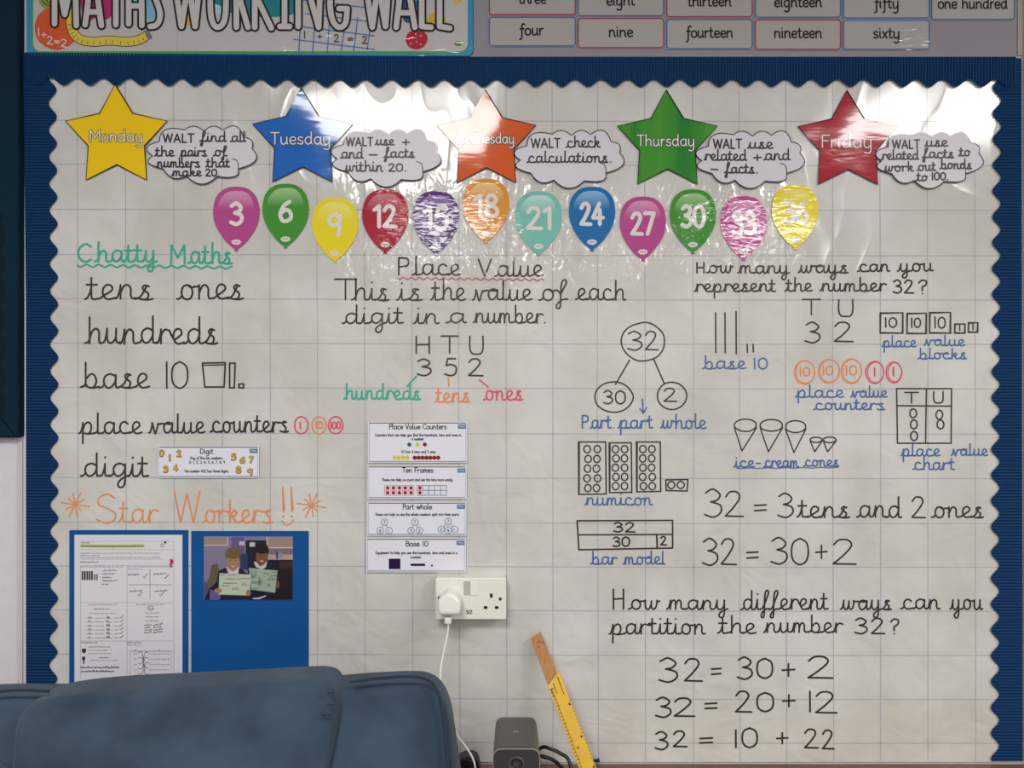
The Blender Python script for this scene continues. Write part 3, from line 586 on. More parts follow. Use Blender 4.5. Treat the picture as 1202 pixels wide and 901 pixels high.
# ---------------------------------------------------------------- speech clouds
CL = [((618.5, 171), (626, 157)), ((648.5, 157.5), (659, 153)), ((671, 159), (682, 153)), ((693, 158), (708, 153)), ((717, 166), (727, 170)), ((727, 179), (731.5, 193)),
      ((711, 203), (707, 212)), ((686, 212), (668, 221)), ((650, 211), (635, 214)), ((623, 203), (606, 196)), ((611, 188), (604, 178))]
M_CLOUD = mat('cfcdd6', rough=.42); M_MARK = mat('1d1a1a', rough=.45)
CW = {
 'yellow Monday': ((236.5, 182), 1.0, 'WALT find all the pairs of numbers that make 20.', [('WALT', 191, 228, 167, 6.2), ('find', 234, 266, 166, 6.5), ('all', 270, 289, 166, 6.5), ('the', 181, 205, 183, 6.5), ('pairs', 211, 243, 183, 6.5), ('of', 250, 267, 183, 6.5), ('numbers', 183, 235, 196, 6.2), ('that', 241, 270, 196, 6.3), ('make', 201, 237, 206.5, 5.8), ('20.', 241, 257.5, 206.5, 5)]),
 'blue Tuesday': ((453, 185.5), 1.0, 'WALT use + and - facts within 20.', [('WALT', 406, 438, 171, 6), ('use', 440, 463, 170, 6.2), ('+', 472, 481, 173, 8), ('and', 399, 427, 185.5, 7), ('-', 433, 443, 186, 7), ('facts', 450, 487, 184.5, 6.5), ('within', 404, 450, 201, 7), ('20.', 456, 476.5, 201, 5.5)]),
 'orange Wednesday': ((668, 187), 1.0, 'WALT check calculations.', [('WALT', 623, 658, 173, 6.6), ('check', 664, 705, 172.5, 7.2), ('calculations', 618, 714, 190.5, 7.3), ('.', 716, 719, 190.5, 7)]),
 'green Thursday': ((880.5, 187.5), .99, 'WALT use related + and - facts.', [('WALT', 837, 871, 174, 6.6), ('use', 877, 908, 174, 7), ('related', 826, 877, 188, 7), ('+', 884, 894, 191, 8), ('and', 896, 928, 187.5, 7.2), ('-', 834, 843, 203, 7), ('facts', 850, 886, 203, 6.8), ('.', 888, 891, 203, 7)]),
 'red Friday': ((1091, 188), .98, 'WALT use related facts to work out bonds to 100.', [('WALT', 1047, 1080, 174, 6), ('use', 1085, 1113, 171.5, 6.5), ('related', 1034, 1079, 187, 6.3), ('facts', 1082, 1120, 185, 6.3), ('to', 1125, 1139, 183, 6.3), ('work', 1037, 1073, 201, 6.3), ('out', 1076, 1099, 200, 6.3), ('bonds', 1103, 1141, 198, 6.3), ('to', 1075, 1089, 212, 6), ('100.', 1094, 1113, 211, 5.3)])}
for nm, ((cx, cy), sc, txt, words) in CW.items():
    pts = []
    for i, (a, mdp) in enumerate(CL):
        e_ = CL[(i + 1) % len(CL)][0]; c = (2 * mdp[0] - (a[0] + e_[0]) / 2, 2 * mdp[1] - (a[1] + e_[1]) / 2)
        for k in range(7):
            t = k / 7; q = [(1 - t) ** 2 * a[j] + 2 * t * (1 - t) * c[j] + t * t * e_[j] for j in (0, 1)]
            pts.append((cx + (q[0] - 668) * sc, cy + (q[1] - 187) * sc))
    d0 = .0086; mb = MB(); poly(mb, pts, d0, M_CLOUD, d0 - .001); s = mb.build('speech_cloud')
    tag(s, f'white cloud card reading {txt[:-1]}'.replace(' that make 20', '').replace(' work out', ''), 'speech cloud', 'handwritten lesson aim clouds')
    mb = MB(); frame(mb, pts, 1.1, d0 + .0002, DARK)
    ribbon(mb, cr([(cx + 36 * sc, cy + 4), (cx + 42 * sc, cy + 7), (cx + 43.5 * sc, cy + 16)]), 1, d0 + .0002, DARK); mb.build('printed_outline', s)
    mb = MB()
    for t, x0, x1, bl, xh in words: write(mb, t, x0, x1, bl, xh, d0 + .0004, M_MARK, 1.85)
    mb.build('handwriting', s)

# ---------------------------------------------------------------- balloons
M_NUM = mat('dfdad8', 'lam', .6)
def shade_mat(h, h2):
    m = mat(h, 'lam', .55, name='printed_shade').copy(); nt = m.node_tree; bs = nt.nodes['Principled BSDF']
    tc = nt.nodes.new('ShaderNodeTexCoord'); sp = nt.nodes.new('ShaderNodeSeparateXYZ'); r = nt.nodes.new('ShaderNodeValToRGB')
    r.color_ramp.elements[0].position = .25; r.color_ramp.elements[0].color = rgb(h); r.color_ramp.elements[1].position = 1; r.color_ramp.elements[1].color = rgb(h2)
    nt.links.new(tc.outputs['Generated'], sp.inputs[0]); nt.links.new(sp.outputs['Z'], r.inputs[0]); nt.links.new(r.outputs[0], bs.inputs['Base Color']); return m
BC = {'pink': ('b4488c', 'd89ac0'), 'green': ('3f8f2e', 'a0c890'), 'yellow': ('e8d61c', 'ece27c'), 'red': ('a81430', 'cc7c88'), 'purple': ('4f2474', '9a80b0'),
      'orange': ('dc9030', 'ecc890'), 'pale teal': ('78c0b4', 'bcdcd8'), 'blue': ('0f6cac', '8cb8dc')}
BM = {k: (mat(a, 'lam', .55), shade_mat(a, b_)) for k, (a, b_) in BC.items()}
BD = dict(PRINT); BD['1'] = (.55, 'l.02 1.3 .38 1.6 .38 0')
ORD = ['leftmost balloon', 'second balloon from the left', 'third balloon from the left', 'fourth balloon from the left', 'fifth balloon from the left', 'below the orange Wednesday star', 'right of the orange balloon', 'below the calculations cloud', 'left of the Thursday star foot', 'below the Thursday star', 'third balloon from the right end', 'rightmost balloon']
ORD[8], ORD[9], ORD[10] = 'between the blue and the green balloon', 'below the green Thursday star', 'second balloon from the right end'
for num, x, y, c in (('3', 277.3, 219, 'pink'), ('6', 335.2, 215.5, 'green'), ('9', 393.2, 232, 'yellow'), ('12', 452.2, 222, 'red'), ('15', 511.8, 224, 'purple'), ('18', 570.5, 209.5, 'orange'),
                     ('21', 632.3, 224, 'pale teal'), ('24', 695, 219, 'blue'), ('27', 754.7, 230.5, 'pink'), ('30', 813.5, 222, 'green'), ('33', 873, 230, 'pink'), ('36', 933.5, 217, 'yellow')):
    out = cr([(0, 0), (14, 2.6), (24, 13), (27.2, 30), (24, 46), (14, 62), (3.5, 72), (0, 73), (-3.5, 72), (-14, 62), (-24, 46), (-27.2, 30), (-24, 13), (-14, 2.6)], 4, True)
    pts = [(x + p.x, y + p.y) for p in out]; kn = [(x - 2.4, y + 75.5), (x, y + 71), (x + 2.4, y + 75.5)]
    d0 = .0066; body, shine = BM[c]; mb = MB(); poly(mb, pts, d0, body, d0 - .0012); poly(mb, kn, d0 + .0001, body, d0 - .001)
    s = mb.build('balloon_sign'); tag(s, f'{c} laminated paper balloon printed {num}, {ORD[int(num) // 3 - 1]}', 'balloon cutout', 'numbered balloons counting in threes')
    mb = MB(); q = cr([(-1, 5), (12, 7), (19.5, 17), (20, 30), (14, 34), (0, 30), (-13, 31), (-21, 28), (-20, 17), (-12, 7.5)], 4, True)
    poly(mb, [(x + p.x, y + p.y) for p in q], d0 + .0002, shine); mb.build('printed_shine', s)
    keep = PRINT['1']; PRINT['1'] = BD['1']; mb = MB(); hw = 7.6 if len(num) == 1 else 14.2
    write(mb, num, x - hw, x + hw, y + 44, 15.2, d0 + .0004, M_NUM, 4.6, False); PRINT['1'] = keep; mb.build('printed_number', s)
    mb = MB(); poly(mb, [(x + a, y + 65 + b_) for a, b_ in [(5.6 * (1 + .12 * math.cos(9 * t)) * math.cos(t), 3.1 * (1 + .12 * math.cos(9 * t)) * math.sin(t)) for t in [k * math.pi / 18 for k in range(36)]]], d0 + .0004, M_NUM)
    ribbon(mb, cr([(x - 3.5, y + 65.5), (x - 2, y + 64.2), (x - .6, y + 65.8), (x + 1, y + 64.3), (x + 3.4, y + 65.6)], 3), .7, d0 + .0006, body, 0); mb.build('printed_badge', s)

# ---------------------------------------------------------------- vocabulary cards
CARD = mat('e2e4ee', rough=.35); CINK = mat('23232b', rough=.5); CBLUE = mat('56769c', rough=.45); CEDGE = mat('5d7391', rough=.5); CRED = mat('8e1a26', rough=.5); CYEL = mat('d4cc3c', rough=.5); CGRN = mat('2f6a3c', rough=.5); CPINK = mat('d89098', rough=.5); CPUR = mat('24103f', rough=.5)
def card(label, x0, y0, x1, y1, group, title, d=.0085):
    mb = MB(); poly(mb, rect(x0, y0, x1, y1, 1, 2), d, CARD, d - .0012); s = mb.build('vocabulary_card')
    tag(s, label, 'word card', group)
    mb = MB(); frame(mb, rect(x0 + 1.5, y0 + 1.3, x1 - 1.6, y1 - 1.6), .9, d + .0002, CEDGE); mb.build('printed_frame', s)
    mb = MB(); poly(mb, rect(x1 - 11, y0 + 3, x1 - 1.6, y0 + 8), d + .0003, CBLUE); ribbon(mb, cr([(x1 - 9.5, y0 + 5.6), (x1 - 7, y0 + 5), (x1 - 5, y0 + 5.8), (x1 - 3, y0 + 5.2)], 3), .6, d + .0005, CARD, 0); mb.build('printed_tag', s)
    t, a, c, bl, xh = title
    mb = MB(); write(mb, t, a, c, bl, xh, d + .0003, CINK, .95, False)
    return s, mb, d + .0003
GV = 'vocabulary cards in the centre column'
s, mb, d = card('white vocabulary card headed Place Value Counters, topmost of the column', 432, 495, 548.5, 543, GV, ('Place Value Counters', 457, 524, 503.3, 3.5))
for t, a, c, bl in (('Counters that can help you find the hundreds, tens and ones in', 440, 541.5, 511.8), ('a number', 483, 497.5, 516.4), ('47 has 4 tens and 7 ones', 471, 511.5, 531.5)): write(mb, t, a, c, bl, 1.9, d, CINK, .6, False, samples=2)
mb.build('printed_text', s); mb = MB()
for x, m in ((480.5, CGRN), (490, CYEL), (498.7, CRED)): poly(mb, ell(x, 521.5, 2.5, 2.5, 12), d, m)
for k in range(4): poly(mb, ell(463.2 + k * 5, 537, 2.4, 2.5, 12), d + .00005 * k, CYEL)
for k in range(7): poly(mb, ell(486.8 + k * 4.6, 537, 2.5, 2.5, 12), d + .00005 * k, CRED)
mb.build('printed_counters', s)
s, mb, d = card('white vocabulary card headed Ten Frames with two grids of red dots', 431.5, 546.5, 547.8, 585.5, GV, ('Ten Frames', 472, 508.5, 554.3, 3.5))
write(mb, 'These can help us count and see the tens more easily.', 448, 532, 564.3, 1.9, d, CINK, .6, False, samples=2); mb.build('printed_text', s); mb = MB()
for x0, m, nd in ((451.5, CPINK, 5), (489.5, CEDGE, 1)):
    for k in range(6): ribbon(mb, [(x0 + k * 6.9, 569.5), (x0 + k * 6.9, 581)], .7, d, CPINK if (nd == 5 or k < 2) else CEDGE, 0)
    for y in (569.5, 575.2, 581): ribbon(mb, [(x0, y), (x0 + 34.5, y)], .7, d, m, 0)
    for k in range(nd):
        for y in (572.4, 578.1): poly(mb, ell(x0 + 3.45 + k * 6.9, y, 2.1, 2.1, 10), d + .0001, CRED)
mb.build('printed_grid', s)
s, mb, d = card('white vocabulary card headed Part whole with three circle diagrams', 431, 589, 547.5, 628.5, GV, ('Part whole', 473, 507, 597.3, 3.5))
write(mb, 'These can help us see the whole numbers split into their parts', 440, 538.5, 605, 1.9, d, CINK, .6, False, samples=2); mb.build('printed_text', s); mb = MB()
for top, subs in (((451.3, 612.5, '7'), ((446.4, 622.5, '6'), (456.7, 622.5, '1'))), ((487, 612.5, '7'), ((482.6, 622.5, '5'), (492.4, 622.5, '2'))), ((526, 611.6, '7'), ((518, 621, '2'), (526, 622, '4'), (533.8, 621, '1')))):
    for x, y, t in (top,) + subs:
        q = ell(x, y, 3.9, 3.9, 16); ribbon(mb, q + [q[0]], .7, d, CEDGE, 0); write(mb, t, x - 1.2, x + 1.2, y + 1.8, 2.2, d, CINK, .6, False, samples=2)
    for x, y, t in subs:
        a = math.atan2(y - top[1], x - top[0]); ribbon(mb, [(top[0] + 4 * math.cos(a), top[1] + 4 * math.sin(a)), (x - 4 * math.cos(a), y - 4 * math.sin(a))], .7, d, CEDGE, 0)
mb.build('printed_diagram', s)
s, mb, d = card('white vocabulary card headed Base 10 with a dark purple square, lowest of the column', 430, 631.5, 546.8, 671.5, GV, ('Base 10', 476.5, 502.5, 640.8, 3.7))
for t, a, c, bl in (('Equipment to help you see the hundreds, tens and ones in a', 441, 537, 650), ('number', 482, 494.5, 655)): write(mb, t, a, c, bl, 1.9, d, CINK, .6, False, samples=2)
mb.build('printed_text', s); mb = MB(); poly(mb, rect(456.4, 655.4, 470, 667.7), d, CPUR); poly(mb, rect(482, 661.2, 499, 664), d, CPUR); poly(mb, ell(507, 663.5, 1.2, 1.2, 10), d, CPUR); mb.build('printed_shapes', s)
s, mb, d = card('white vocabulary card headed Digit with gold digits, beside the handwritten word digit', 185.3, 523.5, 304, 560.5, None, ('Digit', 235, 250.5, 532.3, 3.5))
for t, a, c, bl in (('Any of the ten numbers:', 223, 261.6, 538.8), ('0, 1, 2, 3, 4, 5, 6, 7, 8, 9', 222, 264, 543.8), ('The number 452 has three digits.', 216, 268.6, 554.2)): write(mb, t, a, c, bl, 1.9, d, CINK, .6, False, samples=2)
mb.build('printed_text', s); G1 = mat('6a5420', rough=.5); G2 = mat('d8bc50', rough=.5)
for n_, x, y in (('0', 90, 155), ('1', 183, 205), ('2', 280, 157), ('3', 133, 330), ('4', 243, 315), ('5', 870, 195), ('6', 967, 228), ('7', 1062, 225), ('8', 925, 335), ('9', 1050, 360)):
    X, Y = 180 + x / 9.25, 515 + y / 9.25; mb = MB()
    write(mb, n_, X - 2.9 + (n_ == '1') * 1.5, X + 2.9, Y + 3.4, 4.2, d, G1, 2.5, False); write(mb, n_, X - 2.6 + (n_ == '1') * 1.5, X + 2.3, Y + 3.0, 4.0, d + .0002, G2, 1.2, False); mb.build('printed_digit', s)

# ---------------------------------------------------------------- blue mounts, worksheet, photograph
M_MOUNT = mat('0b549a', rough=.7, grain=(9, '0b4f90', 1, 1))
mb = MB(); poly(mb, rect(81.3, 622, 221, 812), .0058, M_MOUNT, .0045); tag(mb.build('mounting_card'), 'bright blue backing card with the worksheet on it, left one of the two', 'backing card', 'blue backing cards')
mb = MB(); poly(mb, rect(224.5, 623, 362.3, 806), .0058, M_MOUNT, .0045); tag(mb.build('mounting_card'), 'bright blue backing card with the photo print on it, right one of the two', 'backing card', 'blue backing cards')
WP = mat('dcdce4', rough=.6); WG = mat('8f8f98', rough=.6); WD = mat('33333a', rough=.6); WL = mat('b4b4bc', rough=.6); WH = mat('a8bc34', rough=.6)
mb = MB(); poly(mb, rect(87.4, 627.5, 214, 803), .0068, WP, .006); ws = mb.build('worksheet')
tag(ws, 'white printed maths worksheet with pencil answers and a yellow-green highlighted title', 'worksheet')
d = .007; mb = MB()
for pts in ([(94.5, 635), (205, 635)], [(94.5, 644.5), (205, 645)], [(94.5, 656), (192, 656)], [(94.5, 663.5), (204, 663.5)], [(94.5, 707), (204, 707)], [(94.5, 752), (204, 752)], [(94.5, 663.5), (94.5, 795)], [(149, 663.5), (149, 795)], [(204, 635), (204, 795)]):
    ribbon(mb, pts, .6, d, WL, 0)
for pts in ([(176, 668), (176, 703)], [(151, 686), (202, 686)]): ribbon(mb, pts, .7, d, WG, 0)
frame(mb, rect(103.6, 759, 130, 766.5), .6, d, WG); frame(mb, rect(152.5, 764, 201, 796), .6, d, WG)
mb.build('printed_frames', ws)
mb = MB(); ribbon(mb, [(95.5, 640.4), (130, 640.8), (168, 640.4)], 3, d, WH, 2); tag(mb.build('highlighter_stroke', ws), 'yellow-green stroke')
def scrib(mb, x0, x1, y, h, m, wd=.6, rot=0):
    """illegible small line of text"""
    x = x0
    while x < x1:
        L = min(random.uniform(2.5, 7), x1 - x)
        if L < 1: break
        n = max(3, int(L / .55)); pts = [(x + L * i / n, y - h * (.15 + .85 * random.random() if i % 2 else 0) + rot * (x + L * i / n - x0)) for i in range(n + 1)]
        ribbon(mb, pts, wd, d + .0002, m, 0); x += L + 1.1
mb = MB()
scrib(mb, 95, 108, 637.3, 1.8, WD); scrib(mb, 95.5, 168, 641.5, 1.9, WD, .5); scrib(mb, 94.5, 188, 649.5, 1.3, WG); scrib(mb, 94.5, 119, 652, 1.3, WG); scrib(mb, 94.5, 188, 654.4, 1.3, WG); scrib(mb, 94.5, 115, 660, 1.9, WD)
scrib(mb, 94.5, 146, 665.4, 1.3, WG); scrib(mb, 150, 203, 665.4, 1.3, WG); scrib(mb, 150, 167, 668, 1.3, WG); scrib(mb, 104, 137, 710, 1.4, WG); scrib(mb, 160, 194, 709.8, 1.4, WG); scrib(mb, 110, 130, 715, 1.6, WD); scrib(mb, 105, 136, 720, 1.4, WG)
for k in range(6):
    y = 725.5 + k * 4.65
    for a, c in ((111.5, 123), (134.5, 141)): scrib(mb, a, c, y, 1.2, WG)
    ribbon(mb, [(101, y), (110, y)], .4, d, WG, 0); ribbon(mb, [(125, y), (132, y)], .4, d, WG, 0)
for k in range(3): scrib(mb, 171, 187, 719.5 + 4.8 * k, 1.8, WG, .7)
scrib(mb, 95, 114, 754.5, 1.9, WD); scrib(mb, 149, 168, 754.5, 1.9, WD); scrib(mb, 149, 164, 757, 1.2, WG); scrib(mb, 105, 128, 763.5, 1.6, WG); scrib(mb, 116, 128, 772, 1.3, WD); scrib(mb, 106, 138, 775, 1.2, WG); scrib(mb, 158, 160, 763, 1.4, WD); scrib(mb, 186, 188, 763, 1.4, WD)
for k in range(5): scrib(mb, 157, 161, 767.5 + k * 6.2, 1.5, WG); scrib(mb, 175, 199, 767.5 + k * 6.2, 1.3, WG)
mb.build('printed_text', ws)
mb = MB()
for k in range(5): poly(mb, rect(95.9 + k * 2.75, 670, 97.9 + k * 2.75, 680.5), d, WD)
for i in range(2):
    for j in range(3): poly(mb, rect(110.3 + i * 2.6, 674 + j * 2.3, 112.2 + i * 2.6, 675.7 + j * 2.3), d, WD)
poly(mb, [(96, 761), (101, 761), (101, 764.5), (98.5, 767), (96, 764.5)], d, WD); poly(mb, ell(98.2, 772.5, 2, 2.6, 10), d, WD); poly(mb, rect(97.4, 774, 99, 779), d, WD); poly(mb, ell(194, 636.3, 1.5, 1.5, 10), d, WD)
mb.build('printed_pictures', ws)
PEN = mat('5a5a66', rough=.6); mb = MB()
for k, (a, c) in enumerate(((120, 137), (120, 134), (120, 131), (120, 138), (119, 127))): scrib(mb, a, c, 670 + k * 4, 2.3, PEN, .7)
for x, y in ((150.5, 675.5), (180.5, 674.5), (152, 694.5), (182, 694.5)): scrib(mb, x, x + 14, y, 2.6, PEN, .8, -.08)
for x, y in ((169, 677), (194, 677.5), (163, 698), (188.5, 698)): ribbon(mb, [(x - 1, y - .5), (x, y + 1.5), (x + 4, y - 4)], .8, d, PEN)
for k in range(6):
    y = 725 + k * 4.65; scrib(mb, 103.5, 107, y, 2, PEN, .7); scrib(mb, 125, 128.5, y, 3.3, WD, .8); ribbon(mb, [(141, y - 1), (142, y), (144.5, y - 3)], .7, d, PEN)
for k in range(4): scrib(mb, 169.5, 178, 734 + 3 * k, 2.3, WD, .7, -.1); scrib(mb, 180, 191, 734 + 3 * k, 2.3, WD, .7, -.15)
q = ell(177, 713.5, 4, 2.6, 12); ribbon(mb, q, .6, d, PEN, 0); scrib(mb, 175, 180, 714.6, 2, PEN)
for y, x1 in ((783.8, 140), (788.3, 133.5)): scrib(mb, 95, x1, y, 2.6, mat('1d1d22', rough=.6), 1.0)
for a, b_ in (((162, 766), (174, 790)), ((162, 772), (174, 783)), ((162, 778), (174, 766)), ((162, 784), (174, 772)), ((162, 790), (175, 778))): ribbon(mb, cr([a, (a[0] + 5, a[1]), (b_[0] - 4, b_[1]), b_], 4), .7, d, PEN, 0)
q = [(189, 638), (189, 642), (192, 641.5), (193, 639.5), (191, 638), (189, 638)]; ribbon(mb, q, .7, d, PEN, 0)
tag(mb.build('pencil_writing', ws), kind='stuff')
mb = MB(); ST = mat('b03058', rough=.6); poly(mb, cr([(199.5, 656), (203, 656.5), (203.5, 660), (202, 662), (202.5, 665), (199.5, 665.5), (198.8, 662), (199.8, 660)], 3, True), d, ST); tag(mb.build('ink_stamp', ws), 'small pink-red stamp')
# photograph print: two children holding white boards
pm = MB(); d0 = .0073; poly(pm, rect(239.2, 629.3, 343.8, 704), d0, mat('7d7690', rough=.4), .0059); pr = pm.build('photo_print')
tag(pr, 'small colour photo print of two children in navy jumpers holding whiteboards', 'photo print')
def C(pts): return [(230 + x / 9.24, 622 + y / 9.24) for x, y in pts]
lay = [0]
def pic(mb, pts, h):
    lay[0] += 1; poly(mb, C(pts), d0 + .00003 * lay[0] + .0001, mat(h, rough=.4, g=.75))
def E(x, y, rx, ry, n=16): return ell(x, y, rx, ry, n)
mb = MB()
for pts, h in ((rect(88, 70, 345, 165), 'ab9690'), (rect(88, 175, 330, 450), '8f88ab'), (rect(88, 158, 350, 168), 'e2d4d4'), (rect(340, 75, 350, 165), 'e2d4d4'), (rect(385, 75, 525, 260), '6f5f92'), (rect(470, 120, 525, 165), 'cfc8e0'), (rect(540, 110, 780, 420), '171a2e'),
    (rect(582, 132, 640, 178), 'd8d8ec'), (rect(770, 68, 1050, 330), '8c7486'), (rect(778, 72, 1050, 190), 'ab9690'), (rect(770, 185, 1050, 196), 'ecdce0'), (rect(766, 72, 776, 190), 'ecdce0'), (rect(785, 265, 1050, 325), 'ccac9c'), (rect(870, 235, 890, 315), '28408c'), (rect(895, 235, 935, 300), '9a94c4'),
    (rect(785, 320, 1050, 755), '14121d'), ([(100, 755), (100, 600), (150, 500), (170, 380), (235, 360), (260, 500), (200, 620), (180, 755)], '6a6048'), (rect(88, 560, 130, 755), '5a567c'), ([(480, 260), (560, 250), (560, 430), (480, 430)], '2b3c6c'), ([(905, 330), (1050, 340), (1050, 400), (905, 420)], '3a2a34')): pic(mb, pts, h)
mb.build('printed_background', pr)
mb = MB()
for pts, h in (([(90, 755), (140, 640), (225, 560), (245, 440), (330, 405), (480, 415), (560, 470), (620, 755)], '121a3c'), ([(560, 440), (570, 380), (640, 345), (790, 345), (870, 400), (910, 520), (900, 755), (600, 755)], '10152e'),
    ([(150, 640), (270, 690), (260, 755), (150, 755)], '6868a0'), ([(330, 400), (350, 395), (400, 450), (450, 395), (468, 400), (460, 475), (350, 475)], 'dcdce4'), ([(628, 345), (650, 340), (700, 395), (755, 335), (772, 350), (760, 400), (720, 425), (650, 400)], 'd8d8e0'),
    (E(402, 265, 84, 82), '77602f'), (E(400, 345, 70, 98), 'b88a68'), (E(400, 255, 80, 58), '7c6536'), (E(718, 215, 72, 78), '1b120f'), (E(712, 290, 62, 92), '8a5840'), (E(716, 208, 70, 50), '1b120f')): pic(mb, pts, h)
for x, y, h in ((372, 325, '3a2418'), (432, 325, '3a2418'), (688, 272, '20120c'), (740, 268, '20120c')): pic(mb, E(x, y, 9, 5, 8), h)
for x, y, h in ((402, 392, 'f0e0d8'), (714, 332, 'ecdcd4')): pic(mb, E(x, y + 6, 28, 11, 12), '8a4030'); pic(mb, E(x, y + 3, 22, 6, 12), h)
for x, y, h in ((402, 358, 'a07050'), (714, 300, '6e402c')): pic(mb, E(x, y, 10, 7, 10), h)
mb.build('printed_children', pr)
mb = MB()
for pts, h in (([(572, 408), (885, 436), (860, 680), (600, 645)], '9aac98'), ([(578, 414), (880, 441), (855, 674), (605, 640)], 'b0c2ae'), ([(252, 463), (598, 480), (588, 710), (243, 700)], 'a8b4a0'), ([(257, 468), (592, 485), (583, 704), (249, 694)], 'd2dcc8'),
    (E(240, 655, 42, 26), 'b98a6a'), (E(570, 680, 26, 34), 'a87a5c'), (E(888, 590, 20, 44), '7a5038'), ([(610, 735), (680, 730), (760, 705), (765, 715), (690, 748), (625, 748)], 'd0d0e4')): pic(mb, pts, h)
def sq(x0, y, x1, hh, m, wd):
    n = max(3, int((x1 - x0) / 7)); lay[0] += 1
    ribbon(mb, C([(x0 + (x1 - x0) * i / n, y - (hh if i % 2 else 0) * random.uniform(.5, 1)) for i in range(n + 1)]), wd, d0 + .00003 * lay[0] + .0001, m, 0)
dk = mat('2a302c', rough=.4)
for x0, y, x1, hh in ((258, 492, 310, 14), (345, 492, 432, 10), (315, 535, 425, 18), (440, 540, 495, 34), (508, 530, 585, 18), (300, 580, 440, 12), (280, 606, 355, 8), (500, 600, 545, 40), (550, 605, 585, 8), (395, 650, 465, 44), (585, 450, 610, 26), (600, 520, 655, 80), (680, 600, 720, 140), (735, 480, 790, 22), (800, 500, 880, 14), (780, 545, 860, 40), (610, 580, 690, 40), (770, 610, 800, 40), (620, 635, 680, 10), (830, 460, 870, 10)): sq(x0, y, x1, hh, dk, .5)
mb.build('printed_whiteboards', pr)

# ---------------------------------------------------------------- top banner and number word cards
M_BAN = mat('bcbabb', 'lam', .6); B_TEAL = mat('2d8fb8', 'lam', .6); B_GREEN = mat('4f9a50', 'lam', .6); BK = mat('15120f', 'lam', .6)
db = .0085; mb = MB(); poly(mb, rect(31, -75, 555, 65.5, 8, 5), db, B_TEAL, .0005); ban = mb.build('title_banner')
tag(ban, 'long laminated banner reading MATHS WORKING WALL above the blue border', 'banner')
mb = MB(); poly(mb, rect(37, -70, 549.5, 62.2, 10, 5), db + .0002, B_GREEN); mb.build('printed_green_edge', ban)
mb = MB(); poly(mb, rect(39, -68, 549, 60, 9, 5), db + .0003, M_BAN); mb.build('printed_panel', ban)
m_ = lambda h: mat(h, 'lam', .6); bn = [0]
def blob(pts, h, k=0):
    q = MB(); bn[0] += 1; poly(q, [tuple(p) for p in cr(pts, 4, True)], db + .0005 + 1e-5 * bn[0], m_(h)); q.build('printed_shape', ban)
blob([(46, -12), (66, -18), (80, -6), (70, 12), (52, 10), (46, 2)], '8f9a48'); blob([(97, -30), (140, -30), (135, 10), (125, 23), (112, 21), (98, 24)], 'b0246e'); blob([(140, -20), (190, -20), (186, 12), (176, 24), (166, 14), (150, 8)], '7cb4d0')
blob([(205, -20), (240, -14), (234, 8), (224, 30), (216, 24), (212, 4)], 'd8a840'); blob([(250, -30), (350, -30), (346, 8), (340, 18), (310, 20), (285, 19), (268, 14), (250, 10)], '147c88'); blob([(250, 4), (268, 12), (266, 16), (250, 15)], 'a8cce0')
blob([(66.6, 7), (86, 15), (92, 33), (86, 50), (66.6, 59), (47, 50), (40.5, 33), (47, 15)], 'd0562c', 1)
blob([(473, -20), (492, -20), (488, 20), (476, 26), (470, 10)], '2c4c80'); blob([(500, 27), (506, 16), (512, 16), (516, 28)], 'c8a83c'); blob([(516, 27), (519, 14), (524, 28)], 'c8a83c'); blob([(532, -4), (543, -8), (542, 2), (534, 6)], 'd0b060')
blob([(489, 36), (499, 38), (502, 47), (497, 55), (489, 58), (480, 55), (476, 46), (480, 38)], 'b01c34'); blob([(538, 48), (542.5, 50), (541, 53.5), (536, 54), (533, 51)], '5a8a3c')
mb = MB(); dk_ = db + .001
tp = cr([(83, 12), (83, 26), (86, 38), (94, 46), (110, 49), (128, 47.5), (150, 49), (165, 46), (174, 40)], 5)
ribbon(mb, tp, 11.5, dk_, BK, 0); ribbon(mb, tp, 10, dk_ + .0001, m_('d4c048'), 0)
for p, q in zip(tp[6:-2:2], tp[7:-1:2]):
    t = (q - p).normalized(); n = Vector((-t.y, t.x)); ribbon(mb, [p + n * 4, p - n * .5], .6, dk_ + .0002, BK, 0)
ribbon(mb, [(171.5, 36), (177, 45)], 5, dk_ + .0003, m_('6c6c74'), 0)
tag(mb.build('printed_tape_measure', ban), 'yellow tape measure picture')
mb = MB(); sums = m_('d8d4cc'); write(mb, '1', 45, 47, 42, 5.5, dk_ + .0004, sums, 1.3, False); write(mb, '+', 48.5, 54.5, 46, 6.5, dk_ + .0004, sums, 1.2, False); write(mb, '2=2', 55, 79, 51, 5.4, dk_ + .0004, sums, 1.3, False, slope=.2); mb.build('printed_white_sum', ban)
GB = m_('4470b0'); mb = MB()
for a, c in (((344, 46), (440, 58)), ((352, 31), (440, 42)), ((358, 16), (440, 26)), ((356, 0), (440, 10)), ((350.5, 62), (356, -20)), ((367, 62), (373, -20)), ((384, 62), (390, -20)), ((400, 61), (406, 22)), ((415, 60), (420, 20)), ((431, 59), (434, 36))): ribbon(mb, [a, c], 1.2, dk_, GB, 0)
for t, x, y in (('1', 357, 45), ('+', 372, 47), ('2', 392, 49), ('=', 408, 50), ('2', 425, 51)): write(mb, t, x, x + (6.5 if t != '1' else 2), y, 5.3, dk_ + .0001, m_('4a4440'), 1.4, False)
mb.build('printed_grid_sum', ban); mb = MB()
for k in range(7): poly(mb, ell(487.5 + (k % 2) * 1.2, -4 + k * 4.4, 1.9, 1.9, 8), dk_, m_('4c7cc0'))
mb.build('printed_beads', ban); mb = MB()
